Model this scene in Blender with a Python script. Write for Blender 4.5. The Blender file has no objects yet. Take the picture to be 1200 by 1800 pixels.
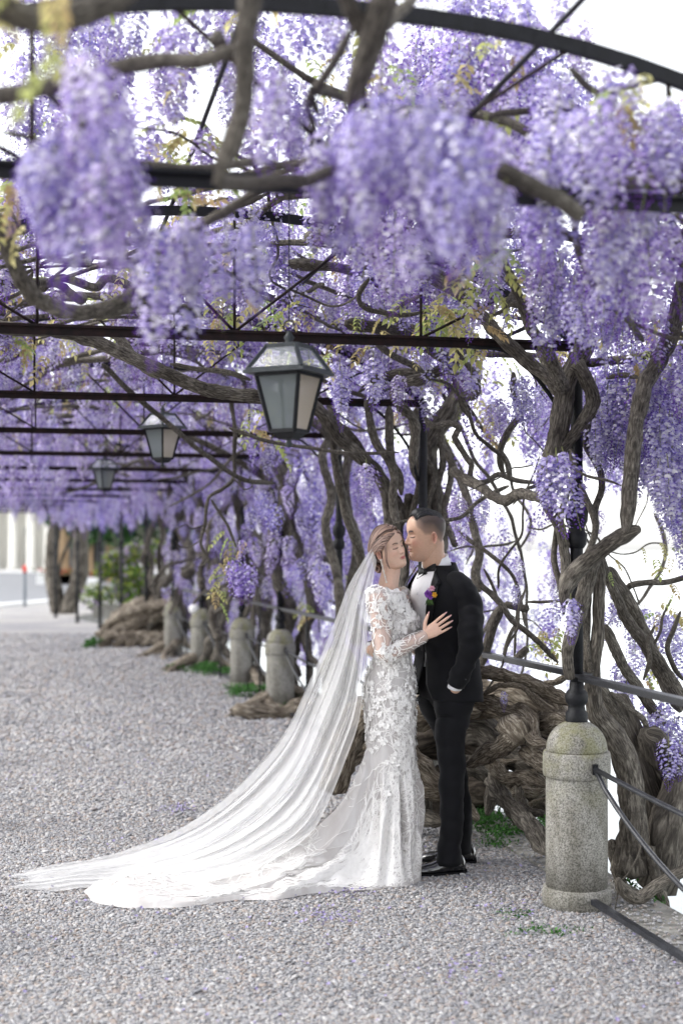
import bpy, bmesh, math, random
import numpy as np
from mathutils import Vector, Matrix, noise

random.seed(7); np.random.seed(7)
C = bpy.context.scene
COL = C.collection
R = math.radians
PI = math.pi

# ------------------------------------------------------------------ camera, sky, sun, exposure
CAM_H = 1.57          # eye height
F = 2500.0            # focal length in photo pixels (50 mm on 24x36 portrait)
HY = 968.0            # horizon row of the photo
cam_d = bpy.data.cameras.new('camera'); cam = bpy.data.objects.new('camera', cam_d); COL.objects.link(cam)
cam.location = (0, 0, CAM_H); cam.rotation_euler = (R(90), 0, 0)
cam_d.sensor_fit = 'VERTICAL'; cam_d.sensor_height = 36; cam_d.sensor_width = 24; cam_d.lens = 50
cam_d.shift_y = 68 / 1800.0
cam_d.clip_start = 0.05; cam_d.clip_end = 6000
cam_d.dof.use_dof = True; cam_d.dof.focus_distance = 6.75; cam_d.dof.aperture_fstop = 1.7
C.camera = cam

world = bpy.data.worlds.new("World"); C.world = world; world.use_nodes = True
wn = world.node_tree; bg = wn.nodes['Background']
sky = wn.nodes.new('ShaderNodeTexSky'); sky.sky_type = 'NISHITA'; sky.sun_disc = False
SUN_EL, SUN_AZ = 44, -88      # azimuth from +Y towards +X
sky.sun_elevation = R(SUN_EL); sky.sun_rotation = R(SUN_AZ)
sky.air_density = 1.0; sky.dust_density = 1.5; sky.ozone_density = 1.5
hs_ = wn.nodes.new('ShaderNodeHueSaturation'); hs_.inputs['Saturation'].default_value = 0.14      # a thin white overcast
wn.links.new(sky.outputs[0], hs_.inputs['Color']); wn.links.new(hs_.outputs[0], bg.inputs[0]); bg.inputs[1].default_value = 0.15
sun_d = bpy.data.lights.new('sun', 'SUN'); sun = bpy.data.objects.new('sun', sun_d); COL.objects.link(sun)
sun_d.energy = 0.75; sun_d.angle = R(24); sun_d.color = (1.0, 0.96, 0.9)
sd = Vector((math.sin(R(SUN_AZ)) * math.cos(R(SUN_EL)), math.cos(R(SUN_AZ)) * math.cos(R(SUN_EL)), math.sin(R(SUN_EL))))
sun.rotation_euler = sd.to_track_quat('Z', 'Y').to_euler()
C.view_settings.view_transform = 'Standard'; C.view_settings.look = 'None'
C.view_settings.gamma = 1; C.view_settings.use_curve_mapping = False
C.view_settings.exposure = 1.82
C.cycles.use_denoising = True
C.cycles.max_bounces = 10; C.cycles.diffuse_bounces = 4; C.cycles.transmission_bounces = 4
C.cycles.transparent_max_bounces = 24; C.cycles.caustics_reflective = False; C.cycles.caustics_refractive = False

# ------------------------------------------------------------------ helpers
def P(x, y, D):
    "point of the place seen at photo column x, row y, at D metres in front of the eye"
    return Vector(((x - 600) / F * D, D, CAM_H + (HY - y) / F * D))

def tag(o, label=None, cat=None, group=None, kind=None):
    if label: o['label'] = label
    if cat: o['category'] = cat
    if group: o['group'] = group
    if kind: o['kind'] = kind
    return o

def empty(name, loc=(0, 0, 0), rz=0, **k):
    o = bpy.data.objects.new(name, None); COL.objects.link(o)
    o.location = loc; o.rotation_euler = (0, 0, rz); o.empty_display_size = 0.1
    o['_w'] = 0
    del o['_w']
    return tag(o, **k)

def world_loc(o):
    v = Vector((0, 0, 0))
    while o is not None:
        v = v + Vector(o.location); o = o.parent
    return v

def mesh_obj(name, verts, faces, mat=None, parent=None, smooth=True, uvs=None, cols=None, loc=None, local=False):
    "verts in world space; object origin = parent's origin (parents here are never rotated unless local=True)"
    off = Vector((0, 0, 0))
    if parent is not None and not local: off = world_loc(parent)
    v = np.asarray(verts, dtype=np.float64).reshape(-1, 3) - np.array(off)
    if loc is not None: v = v - np.array(Vector(loc) - off)
    me = bpy.data.meshes.new(name)
    me.from_pydata(v.tolist(), [], faces if isinstance(faces, list) else faces.tolist())
    me.update()
    if smooth: me.polygons.foreach_set('use_smooth', [True] * len(me.polygons))
    if uvs is not None:
        ul = me.uv_layers.new(name='UVMap')
        li = np.empty(len(me.loops), dtype=np.int32); me.loops.foreach_get('vertex_index', li)
        ul.data.foreach_set('uv', np.asarray(uvs, dtype=np.float32)[li].ravel())
    if cols is not None:
        at = me.color_attributes.new('Col', 'FLOAT_COLOR', 'POINT')
        c = np.ones((len(v), 4), dtype=np.float32); c[:, :3] = cols
        at.data.foreach_set('color', c.ravel())
    if mat: me.materials.append(mat)
    o = bpy.data.objects.new(name, me); COL.objects.link(o)
    if parent is not None: o.parent = parent
    if loc is not None: o.location = Vector(loc) - off
    return o

class MB:
    "collects pieces for one mesh"
    def __init__(s): s.v = []; s.f = []; s.uv = []; s.c = []; s.n = 0
    def add(s, v, f, uv=None, col=None):
        v = np.asarray(v, dtype=np.float64).reshape(-1, 3); k = s.n
        s.v.append(v); s.f.extend([[i + k for i in q] for q in f]); s.n += len(v)
        s.uv.append(np.zeros((len(v), 2)) if uv is None else np.asarray(uv))
        cc = np.ones((len(v), 3)) * (0.5 if col is None else np.asarray(col)); s.c.append(cc)
        return s
    def box(s, a, b, col=None):
        x0, y0, z0 = a; x1, y1, z1 = b
        v = [(x0,y0,z0),(x1,y0,z0),(x1,y1,z0),(x0,y1,z0),(x0,y0,z1),(x1,y0,z1),(x1,y1,z1),(x0,y1,z1)]
        return s.add(v, [(0,3,2,1),(4,5,6,7),(0,1,5,4),(1,2,6,5),(2,3,7,6),(3,0,4,7)], col=col)
    def bar(s, p, q, w, h, up=(0, 0, 1), col=None):
        p = Vector(p); q = Vector(q); d = (q - p).normalized(); up = Vector(up)
        sx = d.cross(up)
        if sx.length < 1e-4: sx = d.cross(Vector((1, 0, 0)))
        sx.normalize(); uz = sx.cross(d).normalized(); v = []
        for e in (p, q):
            for a, b in ((-1, -1), (1, -1), (1, 1), (-1, 1)): v.append(e + sx * (a * w / 2) + uz * (b * h / 2))
        return s.add(v, [(0,1,2,3),(7,6,5,4),(0,4,5,1),(1,5,6,2),(2,6,7,3),(3,7,4,0)], col=col)
    def tube(s, pts, rad, n=8, cap=True, col=None, vs=0.0, ecc=None):
        v, f, uv = tube_geo(pts, rad, n, cap, ecc=ecc); return s.add(v, f, uv, col)
    def lathe(s, prof, c, n=32, col=None):
        v = []; f = []; m = len(prof)
        for r, z in prof:
            for k in range(n):
                a = 2 * PI * k / n; v.append((c[0] + r * math.cos(a), c[1] + r * math.sin(a), c[2] + z))
        for i in range(m - 1):
            for k in range(n): f.append((i*n+k, i*n+(k+1)%n, (i+1)*n+(k+1)%n, (i+1)*n+k))
        f.append(tuple(range(n))[::-1]); f.append(tuple((m-1)*n + k for k in range(n)))
        return s.add(v, f, col=col)
    def build(s, name, mat=None, parent=None, smooth=True, **k):
        return mesh_obj(name, np.concatenate(s.v), s.f, mat, parent, smooth, np.concatenate(s.uv), np.concatenate(s.c), **k)

def catmull(pts, step):
    "pts: list of arrays (any dim, first three = position); resample smoothly"
    p = [np.asarray(q, dtype=float) for q in pts]
    if len(p) < 3:
        n = max(2, int(np.linalg.norm(p[-1][:3] - p[0][:3]) / step) + 1)
        return [p[0] + (p[-1] - p[0]) * t for t in np.linspace(0, 1, n)]
    p = [2 * p[0] - p[1]] + p + [2 * p[-1] - p[-2]]; out = []
    for i in range(1, len(p) - 2):
        L = np.linalg.norm(p[i+1][:3] - p[i][:3]); n = max(2, int(L / step))
        for k in range(n):
            t = k / n; a, b, c, d = p[i-1], p[i], p[i+1], p[i+2]
            out.append(0.5 * ((2*b) + (c-a)*t + (2*a-5*b+4*c-d)*t*t + (3*b-a-3*c+d)*t**3))
    out.append(p[-2]); return out

def frames(pts):
    P_ = np.asarray(pts, dtype=float); n = len(P_)
    T = np.gradient(P_, axis=0); T /= np.maximum(np.linalg.norm(T, axis=1, keepdims=True), 1e-9)
    a = np.array([0, 0, 1.0]) if abs(T[0][2]) < 0.9 else np.array([1.0, 0, 0])
    U = np.zeros_like(P_); u = np.cross(T[0], a); u /= np.linalg.norm(u)
    for i in range(n):
        u = u - T[i] * np.dot(u, T[i]); l = np.linalg.norm(u)
        u = u / l if l > 1e-6 else u
        U[i] = u
    return P_, T, U, np.cross(T, U)

def tube_geo(pts, rad, n=8, cap=True, bark=0.0, seed=0, twist=1.5, ecc=None, knots=0.0, rough=0.0):
    P_, T, U, V = frames(pts); m = len(P_)
    rad = np.broadcast_to(np.asarray(rad, dtype=float), (m,)).copy()
    L = np.concatenate([[0], np.cumsum(np.linalg.norm(np.diff(P_, axis=0), axis=1))])
    th = np.arange(n) * 2 * PI / n
    TH, LL = np.meshgrid(th, L)
    rr = np.repeat(rad[:, None], n, 1)
    if bark > 0:
        rm = rad.mean(); k = LL / max(rm, 1e-3); tw = TH + k * 0.09 * twist
        ph = seed * 1.7
        rr = rr * (1 + bark * (0.45*np.sin(2*tw + ph) + 0.4*np.sin(3*tw - 0.13*k + ph*2) + 0.38*np.sin(5*tw + 1.3*np.sin(0.21*k+ph))
             + 0.3*np.sin(8*tw + 2.0*np.sin(0.33*k)) + 0.5*np.sin(0.45*k + ph) * np.sin(0.17*k+1) + 0.22*np.sin(1.1*k + 2*TH + ph)))
        if knots > 0:
            rs = np.random.RandomState(int(seed * 13) % 9999 + 1)
            for _ in range(max(1, int(L[-1] / (rm * 7)))):
                l0 = rs.rand() * L[-1]; t0 = rs.rand() * 2 * PI; w = rm * (0.7 + rs.rand() * 0.8)
                d2 = ((LL - l0) / w) ** 2 + ((np.angle(np.exp(1j * (TH - t0)))) / 0.6) ** 2
                rr = rr + rad.mean() * knots * (0.6 + rs.rand()) * np.exp(-d2)
    if rough > 0:
        for i in range(m):
            for k in range(n):
                a_ = th[k]; q = P_[i] + rad[i] * (math.cos(a_) * U[i] + math.sin(a_) * V[i]); g = 1 / max(rad.mean(), .012)
                l1_ = noise.noise(Vector(q * g * .9 + seed)); l2_ = noise.noise(Vector((math.cos(a_) * 2.6, math.sin(a_) * 2.6, L[i] * g * .22 + seed))); l3_ = noise.noise(Vector((math.cos(a_) * 6, math.sin(a_) * 6, L[i] * g * .5 + 3 * seed)))
                rr[i, k] += rad[i] * rough * (1.3 * l1_ + .9 * (1 - 3 * abs(l2_)) * .5 + .45 * l3_)
    ex = 1.0 if ecc is None else ecc
    X = P_[:, None, :] + rr[..., None] * (np.cos(TH)[..., None] * U[:, None, :] + ex * np.sin(TH)[..., None] * V[:, None, :])
    v = X.reshape(-1, 3); f = []
    for i in range(m - 1):
        b = i * n
        for k in range(n):
            k2 = (k + 1) % n; f.append((b + k, b + k2, b + n + k2, b + n + k))
    uv = np.stack([np.sin(TH) * 0.5 + 0.5 + seed * 0.37, LL / max(rad.mean(), 1e-3) * 0.1], -1).reshape(-1, 2)
    uv[:, 0] = (np.abs(TH / PI - 1)).reshape(-1) + seed * 0.37
    if cap:
        v = np.concatenate([v, P_[:1] - T[:1] * rad[0] * .5, P_[-1:] + T[-1:] * rad[-1] * .5]); a = m * n
        uv = np.concatenate([uv, uv[:1], uv[-1:]])
        for k in range(n):
            f.append((a, (k + 1) % n, k)); f.append((a + 1, (m-1)*n + k, (m-1)*n + (k+1) % n))
    return v, f, uv

def fbm(x, y, z=0.0, o=3):
    s = 0; a = 1; t = 0
    for i in range(o):
        s += a * noise.noise(Vector((x, y, z))); t += a; a *= 0.5; x *= 2.03; y *= 2.03; z *= 2.03
    return s / t

# ------------------------------------------------------------------ materials
def new_mat(name):
    m = bpy.data.materials.new(name); m.use_nodes = True; nt = m.node_tree
    return m, nt, nt.nodes, nt.links, nt.nodes['Principled BSDF']

def mat(name, col, rough=0.6, metal=0.0, var=0.15, scale=20, bump=0.0, bscale=60, spec=0.5, col2=None, coat=0, coords='Object', detail=4, sheen=0, stretch=None, bdist=0.01):
    m, nt, N, L, b = new_mat(name)
    tc = N.new('ShaderNodeTexCoord'); mp = N.new('ShaderNodeMapping')
    L.new(tc.outputs[coords], mp.inputs[0])
    if stretch: mp.inputs['Scale'].default_value = stretch
    nz = N.new('ShaderNodeTexNoise'); nz.inputs['Scale'].default_value = scale; nz.inputs['Detail'].default_value = detail
    L.new(mp.outputs[0], nz.inputs['Vector'])
    cr = N.new('ShaderNodeValToRGB'); c2 = col2 if col2 else tuple(min(1, c * (1 + var)) for c in col)
    c1 = tuple(c * (1 - var) for c in col) if not col2 else col
    cr.color_ramp.elements[0].position = 0.35; cr.color_ramp.elements[1].position = 0.68
    cr.color_ramp.elements[0].color = (*c1, 1); cr.color_ramp.elements[1].color = (*c2, 1)
    L.new(nz.outputs[0], cr.inputs[0]); L.new(cr.outputs[0], b.inputs['Base Color'])
    b.inputs['Roughness'].default_value = rough; b.inputs['Metallic'].default_value = metal
    b.inputs['Specular IOR Level'].default_value = spec
    b.inputs['Coat Weight'].default_value = coat
    if sheen: b.inputs['Sheen Weight'].default_value = sheen
    if bump:
        n2 = N.new('ShaderNodeTexNoise'); n2.inputs['Scale'].default_value = bscale; n2.inputs['Detail'].default_value = 5
        L.new(mp.outputs[0], n2.inputs['Vector'])
        bp = N.new('ShaderNodeBump'); bp.inputs['Strength'].default_value = bump; bp.inputs['Distance'].default_value = bdist
        L.new(n2.outputs[0], bp.inputs['Height']); L.new(bp.outputs[0], b.inputs['Normal'])
    return m

def vcol_mat(name, rough=0.6, trans=0.0, rnd=0.0, spec=0.3, bump=0, bscale=200, sss=0, noisec=0.0, nscale=60):
    "takes the thing's own colours from the colour attribute; trans = share of light let through (petals, leaves)"
    m, nt, N, L, b = new_mat(name)
    vc = N.new('ShaderNodeVertexColor'); vc.layer_name = 'Col'; out = vc.outputs[0]
    if rnd:
        oi = N.new('ShaderNodeObjectInfo'); hs = N.new('ShaderNodeHueSaturation')
        mr = N.new('ShaderNodeMapRange'); mr.inputs[3].default_value = 1 - rnd; mr.inputs[4].default_value = 1 + rnd
        L.new(oi.outputs['Random'], mr.inputs[0]); L.new(mr.outputs[0], hs.inputs['Value'])
        ml = N.new('ShaderNodeMath'); ml.operation = 'MULTIPLY'; ml.inputs[1].default_value = 7.31
        fr = N.new('ShaderNodeMath'); fr.operation = 'FRACT'; L.new(oi.outputs['Random'], ml.inputs[0]); L.new(ml.outputs[0], fr.inputs[0])
        m2 = N.new('ShaderNodeMapRange'); m2.inputs[3].default_value = 0.485; m2.inputs[4].default_value = 0.52
        L.new(fr.outputs[0], m2.inputs[0]); L.new(m2.outputs[0], hs.inputs['Hue'])
        L.new(out, hs.inputs['Color']); out = hs.outputs[0]
    if noisec:
        tc = N.new('ShaderNodeTexCoord'); nz = N.new('ShaderNodeTexNoise'); nz.inputs['Scale'].default_value = nscale; nz.inputs['Detail'].default_value = 5
        L.new(tc.outputs['Object'], nz.inputs['Vector'])
        m3 = N.new('ShaderNodeMapRange'); m3.inputs[1].default_value = .3; m3.inputs[2].default_value = .7; m3.inputs[3].default_value = 1 - noisec; m3.inputs[4].default_value = 1 + noisec
        vm = N.new('ShaderNodeVectorMath'); vm.operation = 'SCALE'
        L.new(nz.outputs[0], m3.inputs[0]); L.new(out, vm.inputs[0]); L.new(m3.outputs[0], vm.inputs['Scale']); out = vm.outputs[0]
    L.new(out, b.inputs['Base Color']); b.inputs['Roughness'].default_value = rough; b.inputs['Specular IOR Level'].default_value = spec
    if sss:
        b.inputs['Subsurface Weight'].default_value = sss; b.inputs['Subsurface Radius'].default_value = (1, .35, .2); b.inputs['Subsurface Scale'].default_value = 0.008
    if bump:
        tc = N.new('ShaderNodeTexCoord'); n2 = N.new('ShaderNodeTexNoise'); n2.inputs['Scale'].default_value = bscale
        L.new(tc.outputs['Object'], n2.inputs['Vector'])
        bp = N.new('ShaderNodeBump'); bp.inputs['Strength'].default_value = bump; bp.inputs['Distance'].default_value = 0.004
        L.new(n2.outputs[0], bp.inputs['Height']); L.new(bp.outputs[0], b.inputs['Normal'])
    if trans:
        tr = N.new('ShaderNodeBsdfTranslucent'); L.new(out, tr.inputs[0])
        mx = N.new('ShaderNodeMixShader'); mx.inputs[0].default_value = trans
        L.new(b.outputs[0], mx.inputs[1]); L.new(tr.outputs[0], mx.inputs[2]); L.new(mx.outputs[0], N['Material Output'].inputs[0])
    return m

def bark_mat(name, dark=(.045,.033,.024), mid=(.15,.115,.085), light=(.30,.25,.20), green=0.0):
    m, nt, N, L, b = new_mat(name)
    tc = N.new('ShaderNodeTexCoord'); mp = N.new('ShaderNodeMapping'); mp.inputs['Scale'].default_value = (7, 3.6, 1)
    L.new(tc.outputs['UV'], mp.inputs[0])
    n1 = N.new('ShaderNodeTexNoise'); n1.inputs['Scale'].default_value = 2.2; n1.inputs['Detail'].default_value = 8; n1.inputs['Roughness'].default_value = .65; n1.inputs['Distortion'].default_value = .6
    L.new(mp.outputs[0], n1.inputs['Vector'])
    n2 = N.new('ShaderNodeTexNoise'); n2.inputs['Scale'].default_value = 5; n2.inputs['Detail'].default_value = 4
    L.new(tc.outputs['Object'], n2.inputs['Vector'])
    cr = N.new('ShaderNodeValToRGB'); e = cr.color_ramp.elements; e[0].position = .36; e[0].color = (*dark, 1); e[1].position = .66; e[1].color = (*light, 1)
    k = e.new(.5); k.color = (*mid, 1)
    L.new(n1.outputs[0], cr.inputs[0])
    cr2 = N.new('ShaderNodeValToRGB'); e = cr2.color_ramp.elements; e[0].position = .35; e[0].color = (.6, .58, .55, 1); e[1].position = .65; e[1].color = (1.3, 1.3, 1.25, 1)
    L.new(n2.outputs[0], cr2.inputs[0])
    mx = N.new('ShaderNodeMix'); mx.data_type = 'RGBA'; mx.blend_type = 'MULTIPLY'; mx.inputs[0].default_value = 1
    L.new(cr.outputs[0], mx.inputs[6]); L.new(cr2.outputs[0], mx.inputs[7])
    L.new(mx.outputs[2], b.inputs['Base Color']); b.inputs['Roughness'].default_value = .85; b.inputs['Specular IOR Level'].default_value = .25
    bp = N.new('ShaderNodeBump'); bp.inputs['Strength'].default_value = .9; bp.inputs['Distance'].default_value = .006
    L.new(n1.outputs[0], bp.inputs['Height']); L.new(bp.outputs[0], b.inputs['Normal'])
    return m

M = {}
M['bark'] = bark_mat('vine bark', (.026,.023,.020), (.092,.081,.070), (.24,.22,.19))
M['bark_pale'] = bark_mat('weathered root wood', (.040,.032,.026), (.155,.128,.100), (.42,.38,.32))
M['bark_shade'] = bark_mat('root wood darkened as shade', (.012,.010,.008), (.045,.036,.029), (.12,.10,.083))  # darker root wood; the shade of the hollows is put into the colour
M['iron'] = mat('black painted iron', (.0025,.003,.004), .55, 0.0, .3, 30, .25, 120, spec=.3, col2=(.007,.0075,.010))
M['rust'] = mat('rust brown iron', (.006,.0035,.0035), .65, 0, .3, 25, .3, 90, spec=.25, col2=(.022,.009,.008))
M['iron_grey'] = mat('worn grey iron rail', (.006,.007,.010), .38, .0, .3, 14, .2, 120, spec=.6, col2=(.020,.022,.028))
# ================================================================== THE SETTING
# line of the iron posts along the lake side; pergola spans to the left of it
RL = [(3.02, -3.6), (2.52, -1.15), (2.03, 1.35), (1.55, 3.85), (1.04, 6.3), (.50, 8.75), (-.02, 11.2), (-.59, 13.7), (-1.12, 16.1), (-1.84, 18.7), (-2.50, 21.2), (-3.25, 23.7), (-4.05, 26.2), (-4.85, 28.6), (-5.75, 31.0), (-6.7, 33.4)]
def rl_dir(i):
    a = RL[max(0, i-1)]; b = RL[min(len(RL)-1, i+1)]; d = Vector((b[0]-a[0], b[1]-a[1], 0)).normalized(); return d
def right_x(y): return float(np.interp(y, [p[1] for p in RL], [p[0] for p in RL]))
EDGE = .36
# ground: one sheet out to the horizon on the land side, cut along the quay edge
ys = [-60, -8] + [p[1] for p in RL] + [40, 60, 120, 400, 1500]
def edge_x(y):
    if y > 33.4: return -6.7 + (y - 33.4) * .06 + EDGE
    if y < -3.6: return 3.02 + (-3.6 - y) * .2 + EDGE
    return right_x(y) + EDGE
def gravel_mat():
    m, nt, N, L, b = new_mat('pale grey gravel')
    tc = N.new('ShaderNodeTexCoord')
    vo = N.new('ShaderNodeTexVoronoi'); vo.inputs['Scale'].default_value = 70; L.new(tc.outputs['Object'], vo.inputs['Vector'])
    cr = N.new('ShaderNodeValToRGB'); cr.color_ramp.interpolation = 'LINEAR'; e = cr.color_ramp.elements; e[0].color = (.20,.195,.19,1); e[1].color = (.37,.36,.35,1); e[1].position = .8
    sp = N.new('ShaderNodeSeparateColor'); L.new(vo.outputs['Color'], sp.inputs[0]); L.new(sp.outputs[0], cr.inputs[0])
    n2 = N.new('ShaderNodeTexNoise'); n2.inputs['Scale'].default_value = .55; n2.inputs['Detail'].default_value = 4; L.new(tc.outputs['Object'], n2.inputs['Vector'])
    cr2 = N.new('ShaderNodeValToRGB'); e = cr2.color_ramp.elements; e[0].color = (.78,.78,.84,1); e[1].color = (1.12,1.10,1.08,1); e[0].position = .35; e[1].position = .65; L.new(n2.outputs[0], cr2.inputs[0])
    mx = N.new('ShaderNodeMix'); mx.data_type = 'RGBA'; mx.blend_type = 'MULTIPLY'; mx.inputs[0].default_value = 1; L.new(cr.outputs[0], mx.inputs[6]); L.new(cr2.outputs[0], mx.inputs[7])
    L.new(mx.outputs[2], b.inputs['Base Color']); b.inputs['Roughness'].default_value = .85
    bp = N.new('ShaderNodeBump'); bp.inputs['Strength'].default_value = .8; bp.inputs['Distance'].default_value = .01; bp.invert = True
    L.new(vo.outputs['Distance'], bp.inputs['Height']); L.new(bp.outputs[0], b.inputs['Normal'])
    return m
M['gravel'] = gravel_mat()
M['white_stone'] = mat('white street marking', (.75,.75,.74), .8, 0, .05, 3)
gv = []; gf_ = []; xs = [-900, -60, -20, -10, -6, -3, 0]
for y in ys:
    ex = edge_x(y); row = [min(x, ex - .5 - (len(xs) - k) * .1) for k, x in enumerate(xs)] + [ex]
    for x in row: gv.append((x, y, 0))
nr = len(xs) + 1
for j in range(len(ys) - 1):
    for k in range(nr - 1): gf_.append((j*nr+k, j*nr+k+1, (j+1)*nr+k+1, (j+1)*nr+k))
tag(mesh_obj('ground', gv, gf_, M['gravel'], smooth=False), kind='structure', label='pale grey gravel ground of the lakeside path')
# quay wall and coping slab edge
M['quay'] = mat('wet quay stone', (.16,.15,.14), .8, 0, .3, 6, .6, 30, col2=(.30,.29,.27))
qw = MB(); 
for j in range(len(ys) - 1):
    a = (edge_x(ys[j]), ys[j]); b = (edge_x(ys[j+1]), ys[j+1])
    qw.add([(a[0], a[1], -3), (b[0], b[1], -3), (b[0], b[1], -.001), (a[0], a[1], -.001)], [(0, 1, 2, 3)])
tag(qw.build('quay_wall', M['quay'], smooth=False), kind='structure', label='stone quay wall dropping to the lake')
M['coping'] = mat('mossy coping stone', (.15,.145,.13), .85, 0, .3, 7, .7, 40, col2=(.33,.32,.29))
rs = np.random.RandomState(2)
cop = empty('kerb', (0, 0, 0), kind='structure', label='worn stone coping along the edge of the quay')
yy = 3.2; n_c = 0
while yy < 24:
    L_ = 1.15 + rs.rand() * .4; a = right_x(yy + .01); b = right_x(yy + L_ - .02)
    o = .10; mb = MB(); z = .012 + rs.rand() * .012
    v = [(a + o, yy + .01, -.05), (b + o, yy + L_ - .01, -.05), (b + EDGE + .02, yy + L_ - .01, -.05), (a + EDGE + .02, yy + .01, -.05)]
    v += [(x, y, z) for x, y, _ in v]
    mb.add(v, [(0,3,2,1),(4,5,6,7),(0,1,5,4),(1,2,6,5),(2,3,7,6),(3,0,4,7)]); so_ = mb.build('stone', M['coping'], cop, smooth=False)
    bv = so_.modifiers.new('b', 'BEVEL'); bv.width = .008
    yy += L_
# lake
def water_mat():
    m, nt, N, L, b = new_mat('lake water'); b.inputs['Base Color'].default_value = (.30,.34,.35,1); b.inputs['Roughness'].default_value = .10; b.inputs['Specular IOR Level'].default_value = .9
    tc = N.new('ShaderNodeTexCoord'); mp = N.new('ShaderNodeMapping'); mp.inputs['Scale'].default_value = (.8, 1.6, 1); L.new(tc.outputs['Object'], mp.inputs[0])
    nz = N.new('ShaderNodeTexNoise'); nz.inputs['Scale'].default_value = 1.4; nz.inputs['Detail'].default_value = 5; L.new(mp.outputs[0], nz.inputs['Vector'])
    bp = N.new('ShaderNodeBump'); bp.inputs['Strength'].default_value = .06; bp.inputs['Distance'].default_value = .05; L.new(nz.outputs[0], bp.inputs['Height']); L.new(bp.outputs[0], b.inputs['Normal'])
    return m
M['water'] = water_mat()
tag(mesh_obj('water', [(-900,-300,-1.3),(2500,-300,-1.3),(2500,3500,-1.3),(-900,3500,-1.3)], [(0,1,2,3)], M['water'], smooth=False), kind='structure', label='pale shining lake water beyond the quay')

# loose stones of the gravel, real geometry near the couple
def stones_mat():
    m, nt, N, L, b = new_mat('gravel stones')
    oi = N.new('ShaderNodeObjectInfo'); cr = N.new('ShaderNodeValToRGB'); e = cr.color_ramp.elements
    e[0].color = (.19,.19,.20,1); e[0].position = 0; e[1].color = (.44,.43,.42,1); e[1].position = 1
    for p, c in ((.2,(.225,.23,.245)),(.40,(.32,.32,.33)),(.54,(.38,.365,.35)),(.68,(.30,.245,.21)),(.78,(.24,.22,.22)),(.88,(.42,.415,.42))): k = e.new(p); k.color = (*c, 1)
    L.new(oi.outputs['Random'], cr.inputs[0])
    tc = N.new('ShaderNodeTexCoord'); nz = N.new('ShaderNodeTexNoise'); nz.inputs['Scale'].default_value = 1.5; L.new(tc.outputs['Object'], nz.inputs['Vector'])
    mx = N.new('ShaderNodeMix'); mx.data_type = 'RGBA'; mx.blend_type = 'OVERLAY'; mx.inputs[0].default_value = .35; L.new(cr.outputs[0], mx.inputs[6]); L.new(nz.outputs[0], mx.inputs[7])
    L.new(mx.outputs[2], b.inputs['Base Color']); b.inputs['Roughness'].default_value = .7
    return m
M['stones'] = stones_mat()
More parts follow.
